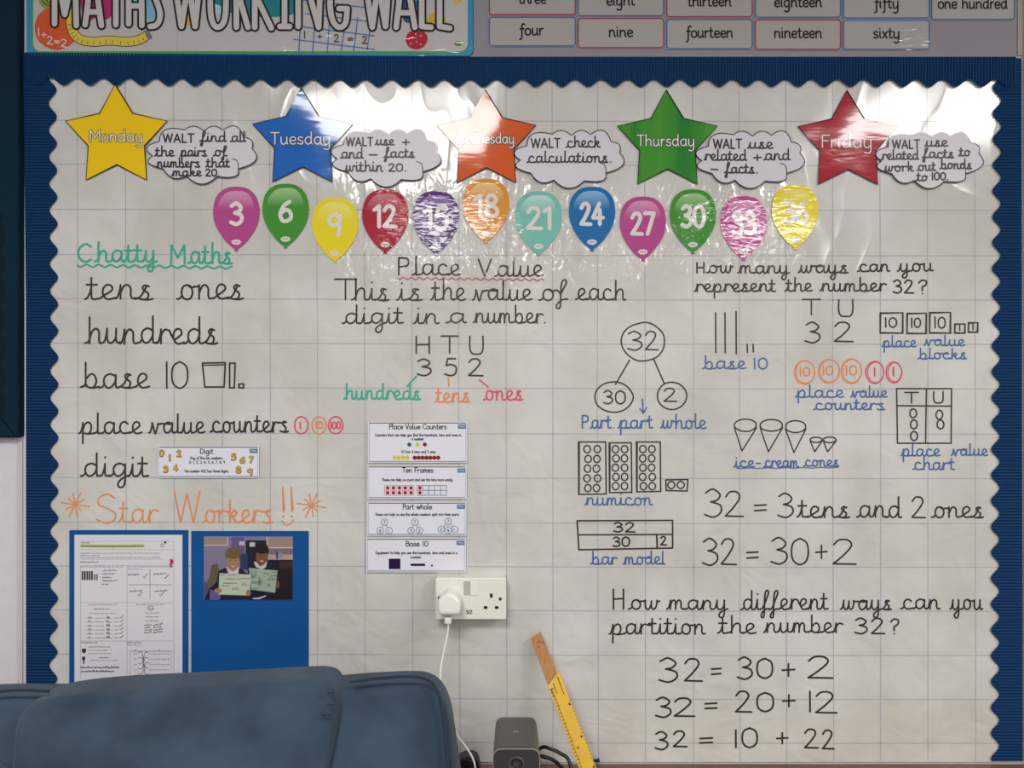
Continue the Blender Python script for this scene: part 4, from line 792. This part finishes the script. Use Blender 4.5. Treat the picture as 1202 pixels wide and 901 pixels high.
for x, y in ((484, 44), (489, 49), (494, 42), (482, 51), (494, 52), (488, 40)): poly(mb, ell(x, y, .9, .9, 6), dk_, m_('e8d0d0'))
mb.build('printed_dots', ban); mb = MB()
for k in range(3): q = ell(62 + k * 2, -2, 13 - k * 3, 9 - k * 2, 16); ribbon(mb, q + [q[0]], 1, dk_, BK, 0)
ribbon(mb, [(208.3, -60), (208.3, 60)], .5, db + .0005, m_('9a949c'), 0)
mb.build('printed_lines', ban)
LET = [[(64, -45), (64, 28)], [(64, -45), (76, 17), (88, -45)], [(88, -45), (89.5, 30)], [(100, 29), (109, -45), (119, 30)], [(104, 14), (115, 14)], [(136, -45), (136, 29)], [(151, -45), (151, 28)], [(166, -45), (166.5, 30)], [(151, 7), (166, 7)],
  'c', [(176, 31), (184, 29), (188, 18), (184, 2), (176, -14)], 'l', [(201, -45), (213, 31), (221, -20)], [(221, -20), (229, 31), (237, -45)], 'c', [(247, -20), (247, 12), (250, 27), (255.5, 32), (262, 27), (265, 12), (265, -20)], 'l',
  [(277, -45), (277.5, 32)], [(279, -10), (291, 32)], [(299, -45), (299, 32)], [(300, -6), (318.5, 33)], [(334, -40), (334, 30)], [(328.5, 31), (340, 31)], [(350, -40), (350, 31)], [(354, -40), (374, 32), (377, -40)],
  'c', [(388, -20), (387.5, 8), (391, 25), (398, 32), (405.5, 27), (407.5, 10)], 'l', [(407, 10), (398, 10)], [(425, -45), (437, 32), (444, -20)], [(444, -20), (452.5, 31), (458, -45)], [(465, 32), (474, -45), (487, 32)], [(469, 15), (481, 15)], [(495, -45), (495, 31), (506, 32)], [(516, -45), (516, 31), (528, 33)]]
for nm, wd, m, dd in (('printed_title_outline', 10.9, BK, .0013), ('printed_title_fill', 6.5, mat('c4c2c4', 'lam', .6), .0016)):
    mb = MB(); mode = 'l'
    for L in LET:
        if isinstance(L, str): mode = L; continue
        ribbon(mb, cr(L, 6) if mode == 'c' else L, wd, db + dd, m, 5) if mode == 'c' or len(L) == 2 else [ribbon(mb, [a, c], wd, db + dd, m, 5) for a, c in zip(L[:-1], L[1:])]
    mb.build(nm, ban)
mb = MB(); poly(mb, rect(556, -75, 1193, 66.5), .0045, mat('928e96', rough=.75), .0005); tag(mb.build('lilac_backing_sheet'), 'plain lilac-grey backing sheet behind the number word cards', 'backing sheet')  # sheet grey is darkened to carry the light falloff near the top
NC = mat('aaa7a6', 'lam', .55); NR = mat('9c3048', 'lam', .55); NB = mat('35649e', 'lam', .55); NV = mat('5a5080', rough=.6)
COLS = [(573.7, 676), (678, 779.7), (782, 883.7), (886, 987.3), (989.5, 1091.5), (1093, 1191.5)]
RT = [20, 21.3, 22.5, 23, 23.5, 0]; RB = [54, 56, 57.3, 58, 58, 0]
for c, ws_ in enumerate(((('three', 608.5, 641, 'r'), ('four', 609.5, 638, 'b')), (('eight', 712, 745.5, 'b'), ('nine', 715, 743, 'r')), (('thirteen', 807, 858.5, 'r'), ('fourteen', 805, 860.5, 'b')), (('eighteen', 909, 965, 'b'), ('nineteen', 909, 965, 'r')), (('fifty', 1026, 1054.5, 'b'), ('sixty', 1025, 1055.5, 'b')), (('one hundred', 1101, 1182.5, 'b'),))):
    for r, (t, a, z, col) in enumerate(ws_):
        x0, x1 = COLS[c]
        if r == 0: y1 = (17.3, 18.8, 19.8, 20.5, 21.3, 23)[c]; y0 = y1 - 35
        else: y0, y1 = RT[c], RB[c]
        m = NR if col == 'r' else NB; dn = .0062
        mb = MB(); poly(mb, rect(x0 - .3, y0 - 1, x1 + .3, y1 + 1, 3, 3), dn, NC, .0046); s = mb.build('number_word_card')
        tag(s, f'grey-white laminated card reading {t} inside a {"red" if col == "r" else "blue"} outline, above the border', 'word card', 'number word cards above the display')
        mb = MB(); q = rect(x0 + .7, y0 + .2, x1 - .7, y1 - .2, 3.5, 4); ribbon(mb, q + [q[0], q[1]], 1.5, dn + .0002, m, 0); mb.build('printed_outline', s)
        mb = MB(); bl = {'three': 4, 'four': 41, 'eight': 6, 'nine': 43, 'thirteen': 7, 'fourteen': 43.8, 'eighteen': 8, 'nineteen': 44.2, 'fifty': 9.5, 'sixty': 44.6, 'one hundred': 9.8}[t]
        write(mb, t, a, z, bl, 7.6, dn + .0003, mat('1c191a', 'lam', .55), 1.9, False); mb.build('printed_word', s)
# teal board at the left
mb = MB(); TE = mat('082a3a', rough=.9, grain=(5, '072636', 1, 1)); slab(mb, [P(x, y, .001) for x, y in rect(-420, -80, 28.5, 513, 3, 3)], (0, -1, 0), .022, TE, .006, 3)
tb = mb.build('teal_board', smooth=False); tag(tb, 'dark teal felt notice board cut off by the left edge of the photo', 'notice board')
mb = MB(); ys = [250 + .5 * i for i in range(500)]
pts = [(-30, 250)] + [(1.5 + 4.5 * abs(math.sin(math.pi * (y - 359) / 33)) ** .8, y) for y in range(250, 500, 2)] + [(-30, 499)]
poly(mb, pts, .0232, mat('051c28', rough=.8), .0215); tag(mb.build('scalloped_trim', tb), 'darker scalloped edging')

# ---------------------------------------------------------------- wall socket, charger and cable
SW = mat('e9e8e0', rough=.28); SG = mat('b9b9b4', rough=.35); SK = mat('1c1a18', rough=.6); CH = mat('f2f1ee', rough=.3)
mb = MB(); slab(mb, [P(x, y, .036) + Vector((0, .032, 0)) for x, y in rect(511.6, 678.6, 593.6, 726.4, 2, 3)], (0, -1, 0), .0245, SW, .002, 2); sock = mb.build('wall_socket', smooth=False)
tag(sock, 'white double wall socket with a charger plugged into its left outlet', 'wall socket')
def Q(x, y, d): return P(x, y, d)
mb = MB(); slab(mb, [P(x, y, .036) + Vector((0, .0075, 0)) for x, y in rect(511, 678, 594.3, 727, 2.2, 4)], (0, -1, 0), .0085, SW, .0025, 4); mb.build('face_plate', sock)
for x0, tilt in ((544.2, 1), (552.4, -1)):
    mb = MB(); a = .0372 + .0004; f = .0393
    top, bot = (a, f) if tilt < 0 else (f, a)
    q = [P(x0, 682.2, top), P(x0 + 7.6, 682.2, top), P(x0 + 7.6, 698.3, bot), P(x0, 698.3, bot)]
    w4 = [Vector((v.x, -.0365, v.z)) for v in q]
    mb.add(q + w4, [(3, 2, 1, 0), (0, 1, 5, 4), (1, 2, 6, 5), (2, 3, 7, 6), (3, 0, 4, 7)], SW if tilt < 0 else mat('b9b8b3', rough=.3))  # down-tilted rocker gets a greyer white, its shade put into the colour
    mb.build('rocker_switch', sock)
for x, y, w_, h_ in ((576.6, 698.7, 3.2, 4.8), (570, 712.8, 4.4, 3.2), (583, 712.8, 4.4, 3.2)):
    mb = MB(); poly(mb, rect(x - w_ / 2, y - h_ / 2, x + w_ / 2, y + h_ / 2), .0373, SK, .0367); mb.build('pin_hole', sock)
for x, y in ((515.6, 701.3), (587.2, 702.9)):
    mb = MB(); poly(mb, ell(x, y, 1.9, 1.9, 12), .0378, mat('6f6c64', rough=.3, metallic=.8), .0367); ribbon(mb, [(x - 1.4, y - 1), (x + 1.4, y + 1)], .7, .038, SK, 0); mb.build('screw', sock)
mb = MB(); write(mb, '5/2', 547, 554.6, 720, 2.5, .0373, SK, .8, False); mb.build('printed_number', sock)
mb = MB(); hp = cr([(513.4, 708), (515.5, 703.5), (521, 699), (525, 696.5), (529, 696.5), (533.5, 699), (538.5, 703.5), (540.3, 708), (540.2, 718.5), (537.5, 721.8), (532, 722.2), (522, 722.2), (516.5, 721.8), (513.8, 718.5)], 4, True)
slab(mb, [P(x, y, .078) + Vector((0, .040, 0)) for x, y in hp], (0, -1, 0), .040, CH, .006, 5, dome=0)
ch = mb.build('phone_charger', smooth=True); tag(ch, 'white plug-in phone charger in the left outlet of the wall socket', 'charger')
cb = MB(); CW_ = mat('eceae6', rough=.4); tube(cb, [P(526.4, 729, .062), P(525.5, 742, .064), P(521, 764, .08), P(517, 788, .11), P(518, 820, .15), P(530, 850, .2), P(538, 865, .215), P(548, 878, .22), P(555, 890, .222), P(558, 903, .224), P(557, 930, .226), P(548, 955, .226)], .0017, CW_, 8, 6)
cab = cb.build('charging_cable', smooth=True); tag(cab, 'thin white charging cable hanging from the wall charger behind the blue armchair', 'cable')
mb = MB(); slab(mb, [P(x, y, .054) for x, y in rect(522.3, 722.6, 530.2, 730, 1, 3)], (0, -1, 0), .012, CH, .002, 3); mb.build('connector', cab)

# ---------------------------------------------------------------- low unit under the display
SHZ = .695; WOOD = mat('6b5040', rough=.45, grain=(14, '7c6050', .25, 3)); sx0, sx1 = -.95, 1.25
un = empty('low_storage_unit', ((sx0 + sx1) / 2, -.13, 0)); tag(un, 'low brown wood-topped unit along the wall under the display', 'storage unit')
mb = MB(); box(mb, (sx0, -.262, SHZ - .03), (sx1, -.006, SHZ), WOOD); mb.build('worktop', un)
mb = MB(); box(mb, (sx0 + .02, -.245, .0), (sx1 - .02, -.007, SHZ - .03), mat('b5a48e', rough=.6)); mb.build('cabinet_body', un)
for k in range(4):
    w0 = sx0 + .04 + k * .535; mb = MB(); box(mb, (w0, -.261, .06), (w0 + .515, -.245, SHZ - .05), mat('a8957c', rough=.5)); dr = mb.build('cabinet_door', un)
    mb = MB(); box(mb, (w0 + .46, -.269, .42), (w0 + .475, -.261, .52), mat('8a8a8a', rough=.3, metallic=.9)); mb.build('handle', dr)

# ---------------------------------------------------------------- electric pencil sharpener
SH = mat('494846', rough=.36); SH2 = mat('3b3a38', rough=.3); SHL = mat('8a8884', rough=.3)
y0s, y1s = .112, .236; zt = .8355; cxs = P(606, 0, .17).x
def prof(x0, x1, z0, z1, r, n=6):
    out = [Vector((x0, 0, z0)), Vector((x1, 0, z0))]
    for k in range(n + 1): a = math.pi / 2 * k / n; out.append(Vector((x1 - r + r * math.cos(a), 0, z1 - r + r * math.sin(a))))
    for k in range(n + 1): a = math.pi / 2 + math.pi / 2 * k / n; out.append(Vector((x0 + r + r * math.cos(a), 0, z1 - r + r * math.sin(a))))
    return out
hw = .0395
mb = MB(); ou = prof(cxs - hw, cxs + hw, SHZ + .004, zt, .013); N = len(ou); secs = []
for yy, s_, dz in ((-y0s, .90, -.002), (-y0s - .004, .95, -.0005), (-y0s - .02, .97, 0), (-y1s + .012, 1.0, 0), (-y1s + .004, 1.0, 0)):
    secs.append([Vector((cxs + (p.x - cxs) * s_, yy, p.z + (dz if p.z > SHZ + .05 else 0))) for p in ou])
vs = [p for s_ in secs for p in s_]; fs = [[k * N + i, k * N + (i + 1) % N, (k + 1) * N + (i + 1) % N, (k + 1) * N + i] for k in range(len(secs) - 1) for i in range(N)]
fs += [list(range(N))[::-1], [(len(secs) - 1) * N + i for i in range(N)]]
mb.add(vs, fs, SH); body = mb.build('pencil_sharpener', smooth=False); tag(body, 'dark grey box-shaped electric pencil sharpener with a round hole, under the wall socket', 'pencil sharpener')
# front plate with a round opening
cz = P(605, 896.5, y1s + .004).z; cxh = cxs; RH = .0085
inn = prof(cxs - hw, cxs + hw, SHZ + .004, zt, .013); m_in = []
circ = []
for p in inn:
    a = math.atan2(p.z - cz, p.x - cxh); circ.append((cxh + RH * math.cos(a), cz + RH * math.sin(a)))
yf = -y1s - .006
def scaled(s_, yy): return [Vector((cxs + (p.x - cxs) * s_, yy, cz + (p.z - cz) * s_)) for p in inn]
# densify the profile so that the hole comes out round
def dens(pl, n=4):
    out = []
    for i, p in enumerate(pl):
        q = pl[(i + 1) % len(pl)]
        k = max(1, int((q - p).length / .004))
        out += [p + (q - p) * j / k for j in range(k)]
    return out
A = dens(inn); n = len(A)
def rg(s_, yy): return [Vector((cxs + (p.x - cxs) * s_, yy, cz + (p.z - cz) * s_)) for p in A]
def rc(r, yy): return [Vector((cxh + r * math.cos(math.atan2(p.z - cz, p.x - cxh)), yy, cz + r * math.sin(math.atan2(p.z - cz, p.x - cxh)))) for p in A]
rings_ = [rg(1.0, -y1s + .0035), rg(1.0, yf + .003), rg(.965, yf), rg(.93, yf), rc(.0145, yf), rc(.0115, yf + .001), rc(RH, yf + .004), rc(RH * .8, yf + .012), rc(RH * .55, yf + .0125)]
mb = MB(); vs = [p for r in rings_ for p in r]
fs = [[k * n + i, k * n + (i + 1) % n, (k + 1) * n + (i + 1) % n, (k + 1) * n + i] for k in range(len(rings_) - 1) for i in range(n)] + [[(len(rings_) - 1) * n + i for i in range(n)]]
mb.add(vs, fs, SH2); mb.build('front_plate', body)
mb = MB(); tube(mb, [p + Vector((0, -.0002, 0)) for p in rg(.985, yf + .0015) if p.z > SHZ + .02], .0011, SHL, 6, 1); tag(mb.build('front_rim', body), 'pale rim line')
mb = MB(); tube(mb, [p + Vector((0, -.001, 0)) for p in rc(.0125, yf + .001)] + [rc(.0125, yf + .001)[0] + Vector((0, -.001, 0))], .0012, mat('5a5856', rough=.3), 6, 1); mb.build('hole_rim', body)
mb = MB(); poly(mb, rect(600, 0, 608, 4), .1, SHL); mb = MB()
c3 = Vector((cxs - .001, -(y0s + y1s) / 2 - .002, zt + .0003)); mb.add([c3 + Vector(v) for v in ((-.005, -.003, 0), (.005, -.003, 0), (.005, .003, 0), (-.005, .003, 0))], [(0, 1, 2, 3)], SHL); tag(mb.build('badge', body), 'tiny pale mark on top')
mb = MB()
for sx in (-1, 1):
    for yy in (-y0s - .02, -y1s + .012): mb = MB(); box(mb, (cxs + sx * .026 - .005, yy - .005, SHZ), (cxs + sx * .026 + .005, yy + .005, SHZ + .0045), SK); mb.build('rubber_foot', body)
pass
# black plug and mains cable
BP = mat('141414', rough=.45); cp = P(549.5, 885, .1)
pz = SHZ + .0305 + .012; pc = Vector((P(549, 0, .12).x, -.10, pz))
mb = MB(); ol = cr([(-.026, .004), (-.018, .022), (0, .030), (.016, .026), (.022, .010), (.024, -.012), (.020, -.034), (0, -.042), (-.02, -.036)], 4, True)
slab(mb, [pc + Vector((p.x, 0, p.y)) for p in ol], (0, -1, 0), .034, BP, .008, 4, dome=.002)
pl_ = mb.build('mains_plug', smooth=True); tag(pl_, 'black mains plug lying between the blue armchair and the pencil sharpener', 'plug')
mb = MB(); a = pc + Vector((.022, -.017, -.004)); vs = []
tube(mb, [a, a + Vector((.008, 0, -.001)), a + Vector((.016, 0, -.001))], .0062, BP, 10, 2); tube(mb, [a + Vector((.014, 0, -.001)), a + Vector((.022, 0, 0))], .0048, BP, 10, 2); mb.build('strain_relief', pl_)
mb = MB(); zf = SHZ + .0035
tube(mb, [a + Vector((.020, 0, -.001)), Vector((P(574, 0, .1).x, -.104, SHZ + .035)), Vector((P(588, 0, .08).x, -.08, SHZ + .02)), Vector((P(612, 0, .08).x, -.085, SHZ + .03)), P(634, 878, .095), P(646, 878.5, .105), P(658, 884, .11), P(668, 893, .12), Vector((P(675, 0, .14).x, -.14, SHZ + .02)), Vector((P(676, 0, .17).x, -.17, SHZ + .009)), Vector((P(668, 0, .19).x, -.192, SHZ + .010)), P(663, 908, .182), P(657, 898, .17), P(648, 891, .157), P(634.2, 886.5, .15)], .0034, BP, 10, 6)
cc = mb.build('mains_cable', smooth=True); tag(cc, 'black looped mains cable of the grey pencil sharpener', 'cable')

# ---------------------------------------------------------------- yellow metre rule leaning on the wall
zb = SHZ; topA = P(629, 744.5, .018)
# base point: on the unit top, in line with the photographed axis
bd = .135; axp = None
lo_t = P(688, 901, 0.112)
v = (lo_t - topA).normalized(); s_end = (SHZ - topA.z) / v.z; endB = topA + v * s_end
ax = (endB - topA).normalized(); L = (endB - topA).length
side = Vector((1, 0, 0)); side = (side - ax * side.dot(ax)).normalized(); nrm = side.cross(ax); nrm = nrm if nrm.y < 0 else -nrm
def RP(s_, u, t): return topA + ax * s_ + side * u + nrm * t
def rbox(mb, quad, t0, t1, m):
    vs = [RP(s_, u, t1) for s_, u in quad] + [RP(s_, u, t0) for s_, u in quad]; n_ = len(quad)
    mb.add(vs, [list(range(n_)), list(range(n_, 2 * n_))[::-1]] + [[i, (i + 1) % n_, n_ + (i + 1) % n_, n_ + i] for i in range(n_)], m)
ru = empty('metre_rule', endB); tag(ru, 'yellow ruler on a bare wooden stick with a snapped top, leaning on the display', 'ruler')
WD1 = mat('b98550', rough=.6, grain=(60, 'a87444', 6, .6)); YEL = mat('dcb01a', rough=.42, grain=(20, 'cfa214', 1, 1))
mb = MB(); rbox(mb, [(.004, -.0115), (-.002, .0105), (L * .999, .0125), (L * .999, -.0125)], -.003, .004, WD1); wdn = mb.build('wooden_stick', ru)
mb = MB()
for s_, u, a_ in ((.014, -.002, .004), (.018, .004, .003), (.016, .007, .003), (.022, -.006, .004), (.012, 0.001, .002)): rbox(mb, [(s_, u), (s_ + .001, u + a_ * .6), (s_ + .003, u + a_), (s_ + .002, u)], .004, .0042, SK)
tag(mb.build('scuff_marks', wdn), 'dark flecks')
Ys = .083
mb = MB(); rbox(mb, [(Ys + .013, -.0135), (Ys - .004, .0165), (L - .004, .0175), (L - .004, -.0125)], .0042, .0062, YEL); yf_ = mb.build('yellow_face', ru)
mb = MB(); s_ = Ys + .02; k = 0
while s_ < L - .01:
    ln = .0045 if k % 5 else .0075
    rbox(mb, [(s_, -.0125 + .0005), (s_, -.0125 + ln), (s_ + .0011, -.0125 + ln), (s_ + .0011, -.0125 + .0005)], .0062, .0064, SK)
    if s_ > Ys + .05:
        rbox(mb, [(s_, .0168), (s_, .0168 - .002), (s_ + .0011, .0168 - .002), (s_ + .0011, .0168)], .0062, .0064, SK)
    s_ += .0065; k += 1
rbox(mb, [(Ys + .017, -.0082), (Ys + .02, -.0074), (L - .006, -.0072), (L - .006, -.0078)], .0062, .0063, SK)
for s0, u0, l0 in ((Ys + .012, -.003, .02), (Ys + .004, .009, .034), (Ys + .02, -.011, .018)): rbox(mb, [(s0, u0), (s0, u0 + .0016), (s0 + l0, u0 + .0012), (s0 + l0, u0)], .0062, .0064, SK)
for s0, u0 in ((Ys + .055, .012), (Ys + .115, .011), (Ys + .13, -.002), (Ys + .17, .0125), (Ys + .2, -.002)): rbox(mb, [(s0, u0), (s0 + .001, u0 + .0025), (s0 + .005, u0 + .002), (s0 + .004, u0 - .001)], .0062, .0064, SK)
mb.build('printed_scale', yf_)
# stub of blue border by the ruler foot
b = MB(); poly(b, [(696, 890.5), (699, 891.5), (703.5, 890), (704, 894.5), (696, 894.5)], .0072, M_BLUE, .0045); tag(b.build('border_offcut'), 'tiny blue border scrap at the foot of the yellow ruler', 'border scrap')

# ---------------------------------------------------------------- blue suede armchair
SU = mat('2e3d4d', rough=.95, grain=(10, '3c4d5f', 1, 1.2)); SU2 = mat('263443', rough=.9)
for m in (SU, SU2):
    bs = m.node_tree.nodes['Principled BSDF']; bs.inputs['Sheen Weight'].default_value = .15; bs.inputs['Sheen Roughness'].default_value = .5
    tn = m.node_tree.nodes.new('ShaderNodeTexNoise'); tn.inputs['Scale'].default_value = 55; tn.inputs['Detail'].default_value = 3
    ge = m.node_tree.nodes.new('ShaderNodeNewGeometry'); bp = m.node_tree.nodes.new('ShaderNodeBump'); bp.inputs['Distance'].default_value = .002; bp.inputs['Strength'].default_value = .5
    m.node_tree.links.new(ge.outputs['Position'], tn.inputs['Vector']); m.node_tree.links.new(tn.outputs['Fac'], bp.inputs['Height']); m.node_tree.links.new(bp.outputs[0], bs.inputs['Normal'])
def dr_(py): return .285 + (py - 785) * .00035
def SP(x, y, o=0): return P(x, y, dr_(y) + o)
arm = empty('armchair', (P(230, 0, .5).x, -.6, 0)); tag(arm, 'blue suede armchair back with puffed headrest, standing against the display', 'armchair')
back = cr([(-70, 900), (-62, 830), (-48, 810), (-20, 804), (20, 802), (70, 802), (200, 800), (380, 793), (430, 789.5), (478, 787), (503, 789), (519, 800), (529, 822), (535, 858), (541, 901), (548, 960), (550, 1020)], 5) + [Vector((550, 1250)), Vector((-70, 1250))]
mb = MB(); slab(mb, [SP(p.x, p.y) for p in fine(back, 14)], (0, -1, -.05), .062, SU, .022, 6, dome=.012); mb.build('backrest', arm, smooth=True)
mb = MB(); pipe = [(411, 800), (440, 796), (480, 793.5), (502, 797.5), (514, 812), (521, 850), (525, 901), (531, 960), (534, 1020)]
tube(mb, [SP(x, y, .0625 if 1 else 0) * 1 for x, y in [(x * 1.0, y) for x, y in pipe]], .0026, SU2, 8, 6); mb.build('piping', arm, smooth=True)
mb = MB(); tube(mb, [SP(x, y, .0625) for x, y in ((-44, 830), (-30, 816), (0, 811), (30, 809.5), (58, 811))], .0026, SU2, 8, 6); mb.build('piping', arm, smooth=True)
pad = cr([(44, 901), (45, 860), (48, 828), (56, 812), (75, 803), (110, 796.5), (160, 792), (230, 788.5), (300, 785), (365, 781.5), (388, 782), (399, 787.5), (404.5, 801), (404, 830), (399, 862), (391, 901), (385, 950), (384, 1010)], 5) + [Vector((384, 1160)), Vector((50, 1160)), Vector((44, 1000))]
mb = MB(); slab(mb, [SP(p.x, p.y, .02) for p in fine(pad, 14)], (0, -1, -.04), .07, SU, .016, 5, dome=.036); hd = mb.build('headrest_cushion', arm, smooth=True)
mb = MB()
for x, y, L_, s_ in ((393, 812, 9, 1), (392, 826, 8, 1), (388, 838, 11, 1)): tube(mb, [SP(x, y, .0885), SP(x - L_ * .5 * s_, y + 1, .0915), SP(x - L_ * s_, y + .5, .091)], .0014, SU2, 6, 4)
mb.build('gather_creases', hd, smooth=True)
xl, xr = P(-40, 0, .5).x, P(520, 0, .5).x
def rb(mb, lo, hi, r, m, dome=.01):
    pts = [Vector((x, hi[1], z)) for x, z in [(q[0], q[1]) for q in rect(lo[0], lo[2], hi[0], hi[2], r, 5)]]
    slab(mb, pts, (0, -1, 0), hi[1] - lo[1], m, r * .8, 5, dome=dome)
mb = MB(); rb(mb, (xl + .08, -1.05, .26), (xr - .08, -.47, .46), .05, SU, .02); mb.build('seat_cushion', arm, smooth=True)
for x in (xl - .03, xr - .09):
    mb = MB(); rb(mb, (x, -1.08, .08), (x + .12, -.46, .62), .05, SU, .01); mb.build('armrest', arm, smooth=True)
mb = MB(); rb(mb, (xl + .085, -1.03, .08), (xr - .085, -.30, .265), .02, SU2, .0); mb.build('base', arm)
for x in (xl + .02, xr - .06):
    for y in (-1.0, -.5): mb = MB(); box(mb, (x - .02, y - .02, 0), (x + .02, y + .02, .085), mat('2a2018', rough=.5)); mb.build('foot', arm)
